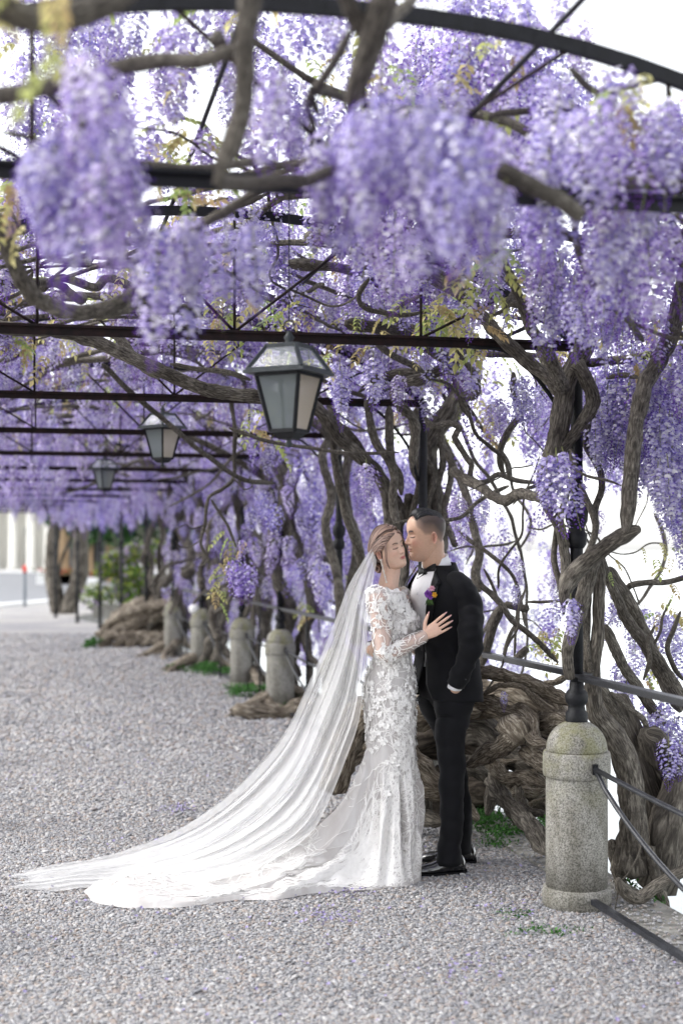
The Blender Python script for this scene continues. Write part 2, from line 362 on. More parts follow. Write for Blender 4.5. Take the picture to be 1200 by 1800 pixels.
def scatter_points(name, pts, rot, scl, kind_mat, label, shape='stone'):
    me = bpy.data.meshes.new(name); me.from_pydata(pts.tolist(), [], [])
    a = me.attributes.new('rot', 'FLOAT_VECTOR', 'POINT'); a.data.foreach_set('vector', rot.astype(np.float32).ravel())
    a = me.attributes.new('scl', 'FLOAT_VECTOR', 'POINT'); a.data.foreach_set('vector', scl.astype(np.float32).ravel())
    o = bpy.data.objects.new(name, me); COL.objects.link(o); me.materials.append(kind_mat)
    g = bpy.data.node_groups.new(name, 'GeometryNodeTree'); g.interface.new_socket('Geometry', in_out='INPUT', socket_type='NodeSocketGeometry'); g.interface.new_socket('Geometry', in_out='OUTPUT', socket_type='NodeSocketGeometry')
    N = g.nodes; L = g.links; gi = N.new('NodeGroupInput'); go = N.new('NodeGroupOutput')
    ip = N.new('GeometryNodeInstanceOnPoints'); L.new(gi.outputs[0], ip.inputs['Points'])
    if shape == 'stone':
        ic = N.new('GeometryNodeMeshIcoSphere'); ic.inputs['Radius'].default_value = 1; ic.inputs['Subdivisions'].default_value = 2
        sp = N.new('GeometryNodeSetPosition'); nz = N.new('ShaderNodeTexNoise'); nz.inputs['Scale'].default_value = .9
        vm = N.new('ShaderNodeVectorMath'); vm.operation = 'SUBTRACT'; vm.inputs[1].default_value = (.5, .5, .5); L.new(nz.outputs['Color'], vm.inputs[0])
        vs = N.new('ShaderNodeVectorMath'); vs.operation = 'SCALE'; vs.inputs['Scale'].default_value = 1.1; L.new(vm.outputs[0], vs.inputs[0]); L.new(vs.outputs[0], sp.inputs['Offset'])
        L.new(ic.outputs[0], sp.inputs['Geometry']); sm = N.new('GeometryNodeSetShadeSmooth'); L.new(sp.outputs[0], sm.inputs[0]); src = sm.outputs[0]
    else:
        gr = N.new('GeometryNodeMeshGrid'); gr.inputs[0].default_value = 2; gr.inputs[1].default_value = 1.5; gr.inputs[2].default_value = 3; gr.inputs[3].default_value = 3
        sp = N.new('GeometryNodeSetPosition'); ps = N.new('GeometryNodeInputPosition'); vl = N.new('ShaderNodeVectorMath'); vl.operation = 'LENGTH'; L.new(ps.outputs[0], vl.inputs[0])
        cx = N.new('ShaderNodeCombineXYZ'); ml = N.new('ShaderNodeMath'); ml.operation = 'MULTIPLY'; ml.inputs[1].default_value = .5; L.new(vl.outputs['Value'], ml.inputs[0]); L.new(ml.outputs[0], cx.inputs[2]); L.new(cx.outputs[0], sp.inputs['Offset']); L.new(gr.outputs[0], sp.inputs['Geometry']); src = sp.outputs[0]
    stm = N.new('GeometryNodeSetMaterial'); stm.inputs['Material'].default_value = kind_mat; L.new(src, stm.inputs[0]); L.new(stm.outputs[0], ip.inputs['Instance'])
    r_ = N.new('GeometryNodeInputNamedAttribute'); r_.data_type = 'FLOAT_VECTOR'; r_.inputs[0].default_value = 'rot'
    er = N.new('FunctionNodeEulerToRotation'); L.new(r_.outputs[0], er.inputs[0]); L.new(er.outputs[0], ip.inputs['Rotation'])
    s_ = N.new('GeometryNodeInputNamedAttribute'); s_.data_type = 'FLOAT_VECTOR'; s_.inputs[0].default_value = 'scl'; L.new(s_.outputs[0], ip.inputs['Scale'])
    L.new(ip.outputs[0], go.inputs[0])
    md = o.modifiers.new('scatter', 'NODES'); md.node_group = g
    return tag(o, kind='stuff', label=label)
rs = np.random.RandomState(21)
def ground_pts(y0, y1, dens, margin=.3):
    n = int(dens * (y1 - y0) * (.5 * y1 + 2 * margin)); y = rs.uniform(y0, y1, n); x = rs.uniform(-1, 1, n) * (.25 * y1 + margin)
    k = (np.abs(x) < .25 * y + margin) & (x < np.interp(y, [p[1] for p in RL], [p[0] for p in RL]) + EDGE - .02); return x[k], y[k]
px_, py_, sz_ = [], [], []
for y0, y1, dn, s0 in ((4.2, 6.2, 9500, .0056), (6.2, 8.2, 7500, .0060), (8.2, 11.0, 3600, .0080), (11.0, 16, 1200, .0115), (16, 21, 520, .013), (21, 27, 180, .014)):
    x, y = ground_pts(y0, y1, dn); px_.append(x); py_.append(y); sz_.append(s0 * np.exp(rs.normal(0, .26, len(x))))
x = np.concatenate(px_); y = np.concatenate(py_); s = np.concatenate(sz_); n = len(x)
onrim = x > np.interp(y, [p[1] for p in RL], [p[0] for p in RL]) + .08
keep = ~onrim | (rs.rand(n) < .12); x, y, s = x[keep], y[keep], s[keep]; n = len(x); onrim = onrim[keep]
scl = np.stack([s * rs.uniform(.9, 1.5, n), s * rs.uniform(.8, 1.15, n), s * rs.uniform(.45, .7, n)], -1)
rot = np.stack([rs.uniform(-.5, .5, n), rs.uniform(-.5, .5, n), rs.uniform(0, 6.28, n)], -1)
z = s * rs.uniform(.05, .55, n) + np.where(onrim, .022, 0)
scatter_points('gravel', np.stack([x, y, z], -1), rot, scl, M['stones'], 'loose grey and beige gravel stones on the path')
# fallen petals
M['petal_fallen'] = mat('fallen wisteria petals', (.20,.16,.36), .6, 0, .3, 3, col2=(.42,.38,.56))
n = 1500; y = 4.4 + 14 * rs.rand(n) ** 1.3; x = rs.uniform(-1, 1, n) * (.25 * y + .2); k = x < np.interp(y, [p[1] for p in RL], [p[0] for p in RL]) + .1
cl = rs.rand(n) < .35; cc = np.array([(-.05, 6.05), (.02, 6.5), (-1.0, 8.6), (.75, 6.2), (-.9, 7.6), (.45, 5.3)])[rs.randint(0, 6, n)]
x = np.where(cl, cc[:, 0] + rs.normal(0, .07, n), x); y = np.where(cl, cc[:, 1] + rs.normal(0, .09, n), y); x, y = x[k], y[k]; n = len(x)
sz = rs.uniform(.0045, .0085, n)
scatter_points('fallen_petals', np.stack([x, y, np.full(n, .0135)], -1), np.stack([rs.uniform(-.6, .6, n), rs.uniform(-.6, .6, n), rs.uniform(0, 6.28, n)], -1), np.stack([sz, sz, sz], -1), M['petal_fallen'], 'violet wisteria petals fallen on the gravel', 'petal')

# ------------------------------------------------------------------ granite bollards
def granite_mat():
    m, nt, N, L, b = new_mat('weathered granite'); tc = N.new('ShaderNodeTexCoord')
    vo = N.new('ShaderNodeTexNoise'); vo.inputs['Scale'].default_value = 150; vo.inputs['Detail'].default_value = 2; L.new(tc.outputs['Object'], vo.inputs['Vector'])
    cr = N.new('ShaderNodeValToRGB'); e = cr.color_ramp.elements; e[0].color = (.17,.165,.15,1); e[0].position = .36; e[1].color = (.50,.48,.45,1); e[1].position = .62; k = e.new(.48); k.color = (.34,.33,.30,1); L.new(vo.outputs[0], cr.inputs[0])
    n2 = N.new('ShaderNodeTexNoise'); n2.inputs['Scale'].default_value = 5; n2.inputs['Detail'].default_value = 7; n2.inputs['Roughness'].default_value = .7; mp = N.new('ShaderNodeMapping'); mp.inputs['Scale'].default_value = (1.8, 1.8, .7); L.new(tc.outputs['Object'], mp.inputs[0]); L.new(mp.outputs[0], n2.inputs['Vector'])
    c2 = N.new('ShaderNodeValToRGB'); e = c2.color_ramp.elements; e[0].color = (.36,.35,.30,1); e[0].position = .34; e[1].color = (.74,.74,.72,1); e[1].position = .6; L.new(n2.outputs[0], c2.inputs[0])
    mx = N.new('ShaderNodeMix'); mx.data_type = 'RGBA'; mx.blend_type = 'MULTIPLY'; mx.inputs[0].default_value = 1; L.new(cr.outputs[0], mx.inputs[6]); L.new(c2.outputs[0], mx.inputs[7])
    # moss on the head: grows where the stone is high up
    sx = N.new('ShaderNodeSeparateXYZ'); L.new(tc.outputs['Object'], sx.inputs[0])
    mr = N.new('ShaderNodeMapRange'); mr.inputs[1].default_value = .40; mr.inputs[2].default_value = .68; L.new(sx.outputs[2], mr.inputs[0])
    n3 = N.new('ShaderNodeTexNoise'); n3.inputs['Scale'].default_value = 7; n3.inputs['Detail'].default_value = 6; L.new(tc.outputs['Object'], n3.inputs['Vector'])
    m3 = N.new('ShaderNodeMapRange'); m3.inputs[1].default_value = .48; m3.inputs[2].default_value = .62; L.new(n3.outputs[0], m3.inputs[0])
    ml = N.new('ShaderNodeMath'); ml.operation = 'MULTIPLY'; L.new(mr.outputs[0], ml.inputs[0]); L.new(m3.outputs[0], ml.inputs[1]); m4 = N.new('ShaderNodeMath'); m4.operation = 'MULTIPLY'; m4.inputs[1].default_value = .38; L.new(ml.outputs[0], m4.inputs[0])
    m5 = N.new('ShaderNodeMix'); m5.data_type = 'RGBA'; m5.inputs[7].default_value = (.20,.20,.05,1); L.new(m4.outputs[0], m5.inputs[0]); L.new(mx.outputs[2], m5.inputs[6])
    L.new(m5.outputs[2], b.inputs['Base Color']); b.inputs['Roughness'].default_value = .85
    bp = N.new('ShaderNodeBump'); bp.inputs['Strength'].default_value = .5; bp.inputs['Distance'].default_value = .003; L.new(vo.outputs[0], bp.inputs['Height']); L.new(bp.outputs[0], b.inputs['Normal'])
    return m
M['granite'] = granite_mat()
BLAB = {4: 'granite bollard with mossy dome in front of the twisted vine trunk, nearest and largest', 5: 'granite bollard behind the couple with an iron post on it', 6: 'granite bollard behind the long veil',
        7: 'pale granite bollard just left of the veil, beside the low root', 8: 'pale granite bollard just below the hanging lilac cluster', 9: 'granite bollard with a white knob-like stone at its head', 10: 'small far granite bollard at the end of the row by the root pile', 3: 'granite bollard beyond the right edge, at the near end of the rail'}
SH = []
for q in range(9): a = q / 8 * PI / 2; SH.append((.134 * math.cos(a) if q < 8 else .02, .695 + .128 * math.sin(a)))
prof_shaft = [(.150, -.03), (.152, .06), (.148, .083), (.137, .088), (.1365, .30), (.1355, .55), (.1345, .563), (.1345, .57), (.146, .575), (.149, .59), (.149, .665), (.145, .682), (.135, .690)] + SH[1:]
def bollard(i):
    x, y = RL[i]; r = empty('bollard', (x, y, 0), label=BLAB[i], cat='bollard', group='granite bollards along the quay')
    parts = (('base', prof_shaft[:4]), ('shaft', [(.136, .084)] + prof_shaft[4:8]), ('collar', [(.130, .567)] + prof_shaft[8:12] + [(.130, .684)]), ('dome', [(.130, .683)] + prof_shaft[12:]))
    for nm, pr in parts:
        mb = MB(); mb.lathe([(a, b) for a, b in pr], (x, y, 0), 40); mb.build(nm, M['granite'], r)
    if i == 9:
        mb = MB(); mb.lathe([(.02, -.06), (.055, -.04), (.07, 0), (.06, .04), (.03, .065)], (x - .09, y - .04, .80), 14); mb.build('knob', M['white_stone'], r)
    for a in (-.6,):
        mb = MB(); mb.box((x + .045, y - .157, .60), (x + .068, y - .137, .645)); bo_ = mb.build('bracket', M['iron'], r, smooth=False)
    return r
for i in BLAB: bollard(i)

# ------------------------------------------------------------------ iron pergola
HS = 1.62          # half span
ZC = 2.49          # height of the tie bar
ALAB = {1: 'black iron pergola arch over the viewer, nearest of all', 2: 'black iron pergola arch overhead at the near end', 3: 'blurred black iron pergola arch crossing the top of the view', 4: 'dark iron pergola arch whose post stands on the nearest bollard', 5: 'iron pergola arch whose post rises behind the couple', 6: 'iron pergola arch whose post rises behind the veil'}
def arch(i):
    x, y = RL[i]; d = rl_dir(i); nrm = Vector((-d.y, d.x, 0))       # towards the street side
    lab = ALAB.get(i, 'far iron pergola arch, number %s down the row' % ['seven', 'eight', 'nine', 'ten', 'eleven', 'twelve', 'thirteen', 'fourteen', 'fifteen'][i - 7] if i >= 7 else '')
    lab = {7: 'iron pergola arch on the pale bollard left of the veil', 8: 'iron pergola arch behind the hanging lilac cluster', 9: 'distant iron pergola arch over the white-knobbed bollard', 10: 'distant iron pergola arch at the end of the bollards', 11: 'distant pergola arch standing by the root pile', 12: 'far pergola arch with slim post right of the planter', 13: 'far pergola arch with slim post in front of the planter', 14: 'far pergola arch with slim post by the far tree', 15: 'last far pergola arch in front of the street'}.get(i, lab)
    r = empty('pergola_arch', (x, y, 0), label=lab, cat='arch', group='iron pergola arches')
    A = Vector((x, y, 0)); B_ = A + nrm * 2 * HS
    for k, S_ in enumerate((A, B_)):
        z0 = .80 if (k == 0 and i in BLAB) or k == 1 else 0
        mb = MB(); mb.lathe([(.030, z0), (.0285, 1.58), (.026, ZC)] if z0 else [(.033, 0), (.030, 1.0), (.026, ZC)], S_, 14); mb.build('post', M['iron'], r)
        mb = MB(); mb.lathe([(.046, .800), (.050, .82), (.050, .85), (.040, .862), (.036, .885), (.048, .900), (.052, .925), (.046, .945), (.034, .955), (.031, .99)] if z0 else [(.05, 0), (.045, .05), (.033, .07)], S_, 18); mb.build('post_foot', M['iron'], r)
        mb = MB(); mb.lathe([(.031, 1.58), (.044, 1.60), (.048, 1.64), (.038, 1.655), (.036, 1.675), (.049, 1.70), (.052, 1.745), (.044, 1.765), (.034, 1.775), (.032, 1.80)], S_, 18); mb.build('post_joint', M['iron'], r)
    if k == 1 and i < 99:
        mb = MB(); mb.lathe([(a, b) for a, b in prof_shaft], B_, 18); mb.build('footing', M['granite'], r)
    Z = lambda t: ZC + (.50 if i != 3 else .43) * (1 - abs(2 * t - 1) ** 2.3)
    mb = MB(); mb.bar(A + Vector((0, 0, ZC)), B_ + Vector((0, 0, ZC)), .045, .010); mb.bar(A + Vector((0, 0, ZC - .018)), B_ + Vector((0, 0, ZC - .018)), .010, .040); mb.build('tie_bar', M['rust' if i > 3 else 'iron'], r, smooth=False)
    pts = [A.lerp(B_, t) + Vector((0, 0, Z(t))) for t in np.linspace(0, 1, 25)]; mb = MB()
    for a, b in zip(pts[:-1], pts[1:]): mb.bar(a, b + (b - a) * .02, .012 if i != 3 else .02, .040)
    mb.build('arch_bar', M['iron'], r, smooth=False)
    for t in (.22, .47, .72):
        a = A.lerp(B_, t); mb = MB(); mb.tube([a + Vector((0, 0, ZC)), a + Vector((0, 0, Z(t)))], .007, 6); mb.build('web_rod', M['rust'], r)
    for t0, t1 in ((.47, .30), (.47, .62), (.22, .10), (.72, .86)):
        a = A.lerp(B_, t0); b = A.lerp(B_, t1); mb = MB(); mb.tube([a + Vector((0, 0, ZC)), b + Vector((0, 0, Z(t1)))], .007, 6); mb.build('web_rod', M['rust'], r)
    # curved knee brace at the lake-side post
    mb = MB(); mb.tube(catmull([A + nrm * .03 + Vector((0, 0, 2.0)), A + nrm * .10 + Vector((0, 0, 2.22)), A + nrm * .30 + Vector((0, 0, 2.43)), A + nrm * .5 + Vector((0, 0, ZC - .03))], .04), .010, 6); mb.build('brace', M['iron'], r)
    return r
for i in range(1, len(RL)): arch(i)
# purlins running along the pergola
def along(t, z, i0, i1):
    pts = []
    for i in range(i0, i1 + 1):
        d = rl_dir(i); nrm = Vector((-d.y, d.x, 0)); pts.append(Vector((*RL[i], 0)) + nrm * 2 * HS * t + Vector((0, 0, z)))
    return pts
for t, z, lab in ((.04, 2.60, 'thin iron purlin along the lake side of the pergola'), (.30, 2.965, 'thin iron purlin over the right half of the path'), (.55, 3.02, 'thin iron purlin above the row of lanterns'), (.85, 2.80, 'thin iron purlin over the street side of the path')):
    mb = MB(); mb.tube(catmull(along(t, z, 1, 15), .8), .009, 6); tag(mb.build('purlin', M['iron']), lab, 'purlin', 'iron purlins along the pergola')

# ------------------------------------------------------------------ rails between the posts
RLAB = {3: 'black iron handrail running out to the right from the nearest post', 4: 'black iron handrail between the nearest post and the groom', 5: 'iron handrail hidden behind the couple', 6: 'iron handrail behind the veil', 7: 'iron handrail left of the veil', 8: 'far iron handrail between blurred bollards', 9: 'farthest iron handrail by the root pile'}
for i, lab in RLAB.items():
    a = Vector((*RL[i], 0)); b = Vector((*RL[i+1], 0)); off = Vector((.10, .0, 0)) * (1 if i == 4 else 0)
    r = empty('handrail', (a.x, a.y, 0), label=lab, cat='railing', group='iron railings between the bollards')
    A1 = a + off * .5; B1 = b
    mb = MB(); mb.bar(A1 + Vector((0, 0, 1.02)), B1 + Vector((0, 0, 1.02)), .045, .012); mb.bar(A1 + Vector((0, 0, 1.006)), B1 + Vector((0, 0, 1.006)), .012, .022); mb.build('top_rail', M['iron_grey'], r, smooth=False)
    if i == 3:
        m0 = a + Vector((-.06, .08, 0)); 
    # tie rods through the collars: straight one and sagging one
    if i == 4: continue
    aa = b + Vector((.055, -.15, .625)); bb_ = a + Vector((.02, .12, .60))
    n = 14; mb = MB(); mb.tube([aa.lerp(bb_, t) + Vector((.03 * math.sin(PI * t), 0, -.05 * math.sin(PI * t))) for t in np.linspace(0, 1, n)], .0115, 8); mb.build('middle_rod', M['iron_grey'], r)
    mb = MB(); mb.tube([aa.lerp(bb_, t) + Vector((.10 * math.sin(PI * t), 0, -.42 * math.sin(PI * t) ** .8)) for t in np.linspace(0, 1, n * 2)], .011, 8); mb.build('sagging_rod', M['iron_grey'], r)
    aa = b + Vector((.05, -.14, .05)); bb_ = a + Vector((.02, .14, .05)); mb = MB(); mb.bar(aa, bb_, .030, .022); mb.build('bottom_rail', M['iron_grey'], r, smooth=False)
    mid = a.lerp(b, .5) + Vector((.10 if i == 4 else 0, 0, 0)); 
    mb = MB(); mb.tube([mid + Vector((0, 0, .0)), mid + Vector((0, 0, 1.01))], .010, 6); mb.build('baluster', M['iron'], r)
# post stub seen left of the near pole
sp_ = P(985, 1190, 6.75)

# ------------------------------------------------------------------ lanterns
M['lantern'] = mat('grey green lantern metal', (.018,.023,.026), .5, .1, .3, 30, .2, 100, col2=(.035,.043,.047))
def frosted():
    m, nt, N, L, b = new_mat('frosted lantern glass'); b.inputs['Base Color'].default_value = (.20,.235,.235,1); b.inputs['Roughness'].default_value = .28; b.inputs['Specular IOR Level'].default_value = .7
    tr = N.new('ShaderNodeBsdfTranslucent'); tr.inputs[0].default_value = (.30,.33,.33,1); mx = N.new('ShaderNodeMixShader'); mx.inputs[0].default_value = .5
    tp = N.new('ShaderNodeBsdfTransparent'); m2 = N.new('ShaderNodeMixShader'); m2.inputs[0].default_value = .8
    L.new(b.outputs[0], mx.inputs[1]); L.new(tr.outputs[0], mx.inputs[2]); L.new(tp.outputs[0], m2.inputs[1]); L.new(mx.outputs[0], m2.inputs[2]); L.new(m2.outputs[0], N['Material Output'].inputs[0]); return m
M['frost'] = frosted(); M['frost_lit'] = frosted(); M['frost_lit'].name = 'lantern glass tinted as lit'  # second glass: light coming through one pane is painted in as a warm tint
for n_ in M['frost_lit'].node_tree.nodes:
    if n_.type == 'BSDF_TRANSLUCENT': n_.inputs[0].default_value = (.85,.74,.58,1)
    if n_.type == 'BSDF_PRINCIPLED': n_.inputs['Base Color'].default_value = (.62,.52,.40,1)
def clear():
    m, nt, N, L, b = new_mat('clear lantern glass'); b.inputs['Roughness'].default_value = .05; b.inputs['Base Color'].default_value = (.8,.85,.9,1)
    tp = N.new('ShaderNodeBsdfTransparent'); m2 = N.new('ShaderNodeMixShader'); m2.inputs[0].default_value = .25; L.new(tp.outputs[0], m2.inputs[1]); L.new(b.outputs[0], m2.inputs[2]); L.new(m2.outputs[0], N['Material Output'].inputs[0]); return m
M['clear'] = clear()
def lantern(x, y, ztop, rz, lab, zhang):
    r = empty('lantern', (x, y, ztop), rz=rz, label=lab, cat='lantern', group='lanterns hanging under the pergola')
    def loc(*a): return a
    def sq(w, z): return [(-w, -w, z), (w, -w, z), (w, w, z), (-w, w, z)]
    wE, wT, wB, wR = .124, .088, .050, .060        # eave, body top, body bottom, roof top
    zE, zB, zR = -.110, -.325, -.016
    def L_(mb, nm, m_, sm=False, par=r): return mb.build(nm, m_, par, smooth=sm, local=True)
    f6 = [(0,3,2,1),(4,5,6,7),(0,1,5,4),(1,2,6,5),(2,3,7,6),(3,0,4,7)]
    mb = MB(); mb.add(sq(wE, zE - .008) + sq(wE * .99, zE + .004), f6); L_(mb, 'eave', M['lantern'])
    mb = MB()                                             # roof frame
    T = sq(wR, zR); E = sq(wE * .90, zE + .005)
    for k in range(4): mb.bar(E[k], T[k], .014, .014); mb.bar(T[k], T[(k+1)%4], .014, .014); mb.bar(E[k], E[(k+1)%4], .016, .012)
    mb.add(sq(wR, zR - .003) + sq(wR * .92, zR + .007), f6); L_(mb, 'roof', M['lantern'])
    for k in range(4):
        a, b, c, d = [Vector(q) * 1 for q in (E[k], E[(k+1)%4], T[(k+1)%4], T[k])]; mb = MB(); mb.add([a, b, c, d], [(0,1,2,3)]); L_(mb, 'roof_pane', M['clear'])
    mb = MB(); TB = sq(wT, zE - .012); BB = sq(wB, zB)
    for k in range(4): mb.bar(TB[k], BB[k], .013, .013); mb.bar(TB[k], TB[(k+1)%4], .014, .012); mb.bar(BB[k], BB[(k+1)%4], .013, .013)
    mb.add(sq(wB * 1.02, zB - .002) + sq(wB * 1.02, zB + .003), f6); mb.add(sq(wB * .55, zB - .03) + sq(wB * 1.0, zB - .003), f6); L_(mb, 'frame', M['iron'])
    for k in range(4):
        a, b, c, d = [Vector(q) * .985 for q in (TB[k], TB[(k+1)%4], BB[(k+1)%4], BB[k])]
        a.z, b.z = TB[0][2], TB[0][2]; c.z, d.z = zB, zB; mb = MB(); mb.add([a, b, c, d], [(3,2,1,0)]); L_(mb, 'pane', M['frost_lit'] if k == 1 else M['frost'])
    mb = MB(); mb.tube([(0,0,zE - .02), (0,0,zB + .08)], .018, 10); L_(mb, 'bulb', M['clear'], True)
    mb = MB(); mb.lathe([(.024, zR + .004), (.016, zR + .012), (.013, zR + .022), (.020, zR + .034), (.010, zR + .048), (.004, zR + .06)], (0, 0, 0), 12); mb.lathe([(.004, zB - .06), (.014, zB - .048), (.008, zB - .034), (.014, zB - .028)], (0, 0, 0), 10)
    L_(mb, 'finial', M['lantern'], True)
    mb = MB(); mb.tube([(.022 * math.cos(a), 0, zR + .075 + .022 * math.sin(a)) for a in np.linspace(0, 2 * PI, 13)], .003, 5); mb.tube([(0, 0, zR + .095), (0, 0, zhang - ztop)], .0025, 5); L_(mb, 'hanging_wire', M['iron'])
    return r
l1 = P(508, 602, 5.2); l2 = P(286, 724, 9.9); l3 = P(184, 806, 15.4)
lantern(l1.x, l1.y, l1.z, R(-27), 'large square lantern hanging in front, beside the two small lilac clusters', 2.95)
lantern(l2.x, l2.y, l2.z, R(-38), 'middle-sized lantern hanging under the second tie bar', 3.0)
lantern(l3.x, l3.y, l3.z, R(40), 'smallest, most distant of the hanging lanterns', 3.0)

# ------------------------------------------------------------------ far street side
M['asphalt'] = mat('pale asphalt road', (.17,.175,.19), .8, 0, .1, 2)
M['plaster'] = mat('cream plaster', (.78,.76,.70), .85, 0, .06, 1)
M['dark'] = mat('dark window glass', (.10,.11,.12), .3, 0, .2, 1)
tag(mesh_obj('road', [(-90, 36, .004), (-9.7, 38.6, .004), (-8.6, 44.5, .004), (-5.8, 52, .004), (-2.6, 104, .004), (-90, 104, .004)], [(0,1,2,3,4,5)], M['asphalt'], smooth=False), kind='structure')
mb = MB()
for a, b in (((-90, 35.6), (-9.7, 38.3)), ((-9.7, 38.3), (-8.4, 44.4)), ((-8.4, 44.4), (-5.6, 52))): mb.bar((a[0], a[1], .05), (b[0], b[1], .05), .32, .10)
tag(mb.build('kerb', M['white_stone'], smooth=False), kind='structure', label='white kerb between the gravel and the street')
mb = MB(); mb.bar((-90, 103.5, .06), (-2.6, 103.5, .06), 6, .12); tag(mb.build('pavement', M['white_stone'], smooth=False), kind='structure')
# colonnaded white building
bld = empty('building', (-20, 108, 0), label='white building with a row of columns across the street', cat='building')
mb = MB(); mb.box((-60, 110.5, 0), (-17.6, 122, 14)); mb.build('wall', M['plaster'], bld, smooth=False)
mb = MB(); mb.box((-60, 106.9, 6.2), (-17.4, 111, 8.2)); mb.build('entablature', M['plaster'], bld, smooth=False)
for k in range(20):
    cx = -18.2 - 1.35 * k; mb = MB(); mb.lathe([(.44, 0), (.44, .25), (.34, .4), (.30, 5.7), (.38, 5.95), (.44, 6.2)], (cx, 108, .1), 16); mb.build('column', M['plaster'], bld)
    if k % 2: continue
    mb = MB(); mb.box((cx - .95, 110.42, .1), (cx - .45, 110.49, 3.4)); mb.build('doorway', M['dark'], bld, smooth=False)
M['kiosk_roof'] = mat('pale blue canvas', (.55,.66,.70), .7); M['kiosk_wood'] = mat('orange wood', (.40,.27,.15), .6); M['red'] = mat('red paint', (.60,.05,.03), .5)
M['post_grey'] = mat('grey painted bollard', (.08,.10,.12), .5)
# kiosk with conical canvas roof
kc = P(158, 1003, 72); k_ = empty('kiosk', (kc.x, 72, 0), label='small kiosk with pale canvas roof and orange wooden posts behind the far tree', cat='kiosk')
mb = MB(); mb.lathe([(1.9, 3.35), (1.85, 3.1), (1.8, 3.0)][::-1] + [(1.2, 3.9), (.75, 4.7), (.5, 5.6), (.1, 5.9)], (kc.x, 72, 0), 20); mb.build('roof', M['kiosk_roof'], k_)
for dx, dy in ((-1.3, -1), (1.3, -1), (-1.3, 1), (1.3, 1), (.1, -1.2)):
    mb = MB(); mb.box((kc.x + dx - .28, 72 + dy - .15, 0), (kc.x + dx + .28, 72 + dy + .15, 3.05)); mb.build('post', M['kiosk_wood'], k_, smooth=False)
mb = MB(); mb.box((kc.x - .9, 71.2, 0), (kc.x + .9, 73, 2.9)); mb.build('counter', M['dark'], k_, smooth=False)
# traffic posts with red heads
for (px, py, D_, lab) in ((44, 1066, 40.2, 'slim street post with a red head at the kerb, left of the far tree'),):
    c0 = P(px, py, D_); r_ = empty('street_post', (c0.x, D_, 0), label=lab, cat='post')
    mb = MB(); mb.lathe([(.055, 0), (.045, .05), (.042, .95)], (c0.x, D_, 0), 10); mb.build('shaft', M['post_grey'], r_)
    mb = MB(); mb.lathe([(.058, .95), (.060, 1.12), (.03, 1.17)], (c0.x, D_, 0), 10); mb.build('head', M['red'], r_)
rsn = np.random.RandomState(8)
# red flower boxes on the far pavement
M['leaf_far'] = vcol_mat('shrub leaves', .5, trans=.3, rnd=.0)
def leaf_cloud(name, c, rad, n, size, cols, parent=None, seed=1, holes=.0, **kw):
    rs = np.random.RandomState(seed); v = []; f = []; cc = []; 
    sub = [(np.array(c) + np.array(rad) * rs.uniform(-.75, .75, 3), rs.uniform(.28, .5)) for _ in range(14)]
    for i in range(n):
        s_, k = sub[rs.randint(len(sub))]; d = rs.normal(size=3); d /= np.linalg.norm(d); p = s_ + d * np.array(rad) * k * rs.rand() ** .4
        a = rs.normal(size=3); a /= np.linalg.norm(a); b = np.cross(a, rs.normal(size=3)); b /= np.linalg.norm(b); z = size * rs.uniform(.6, 1.4)
        m_ = len(v); v += [p - a * z, p + b * z * .45, p + a * z, p - b * z * .45]; f.append((m_, m_+1, m_+2, m_+3)); col = np.array(cols[rs.randint(len(cols))]) * rs.uniform(.7, 1.3); cc += [col] * 4
    return mesh_obj(name, v, f, M['leaf_far'], parent, smooth=False, cols=np.array(cc), **kw)
for (px, py, D_, w) in ((100, 1003, 66, .9), (120, 1003, 66, 1.0), (155, 1005, 60, .5)):
    c0 = P(px, py, D_); r_ = empty('flower_box', (c0.x, D_, 0), label={100: 'red geranium box seen through the fork of the far tree, left one', 120: 'wider red geranium box right behind the far tree fork', 155: 'small red flower box below the kiosk'}[px], cat='planter', group='red flower boxes on the pavement')
    mb = MB(); mb.box((c0.x - w, D_ - .2, 0), (c0.x + w, D_ + .2, .45)); mb.build('box', M['white_stone'], r_, smooth=False)
    leaf_cloud('flowers', (c0.x, D_, .58), (w, .3, .18), 260, .07, [(.50,.07,.05), (.45,.14,.10), (.08,.16,.05), (.10,.20,.07)], r_, seed=px)
# planter with a flowering shrub right of the far posts
c0 = P(212, 1092, 33.5); r_ = empty('planter_shrub', (c0.x, 33.5, 0), label='yellow-green shrub in a pale stone trough behind the slim posts', cat='shrub')
mb = MB(); mb.box((c0.x - .6, 33.2, 0), (c0.x + .9, 33.9, .30)); mb.build('trough', M['granite'], r_, smooth=False)
leaf_cloud('foliage', (c0.x + .1, 33.5, 1.0), (.85, .5, .75), 5200, .07, [(.10,.20,.03), (.22,.30,.05), (.30,.34,.06), (.10,.16,.03), (.34,.26,.42)], r_, seed=4)
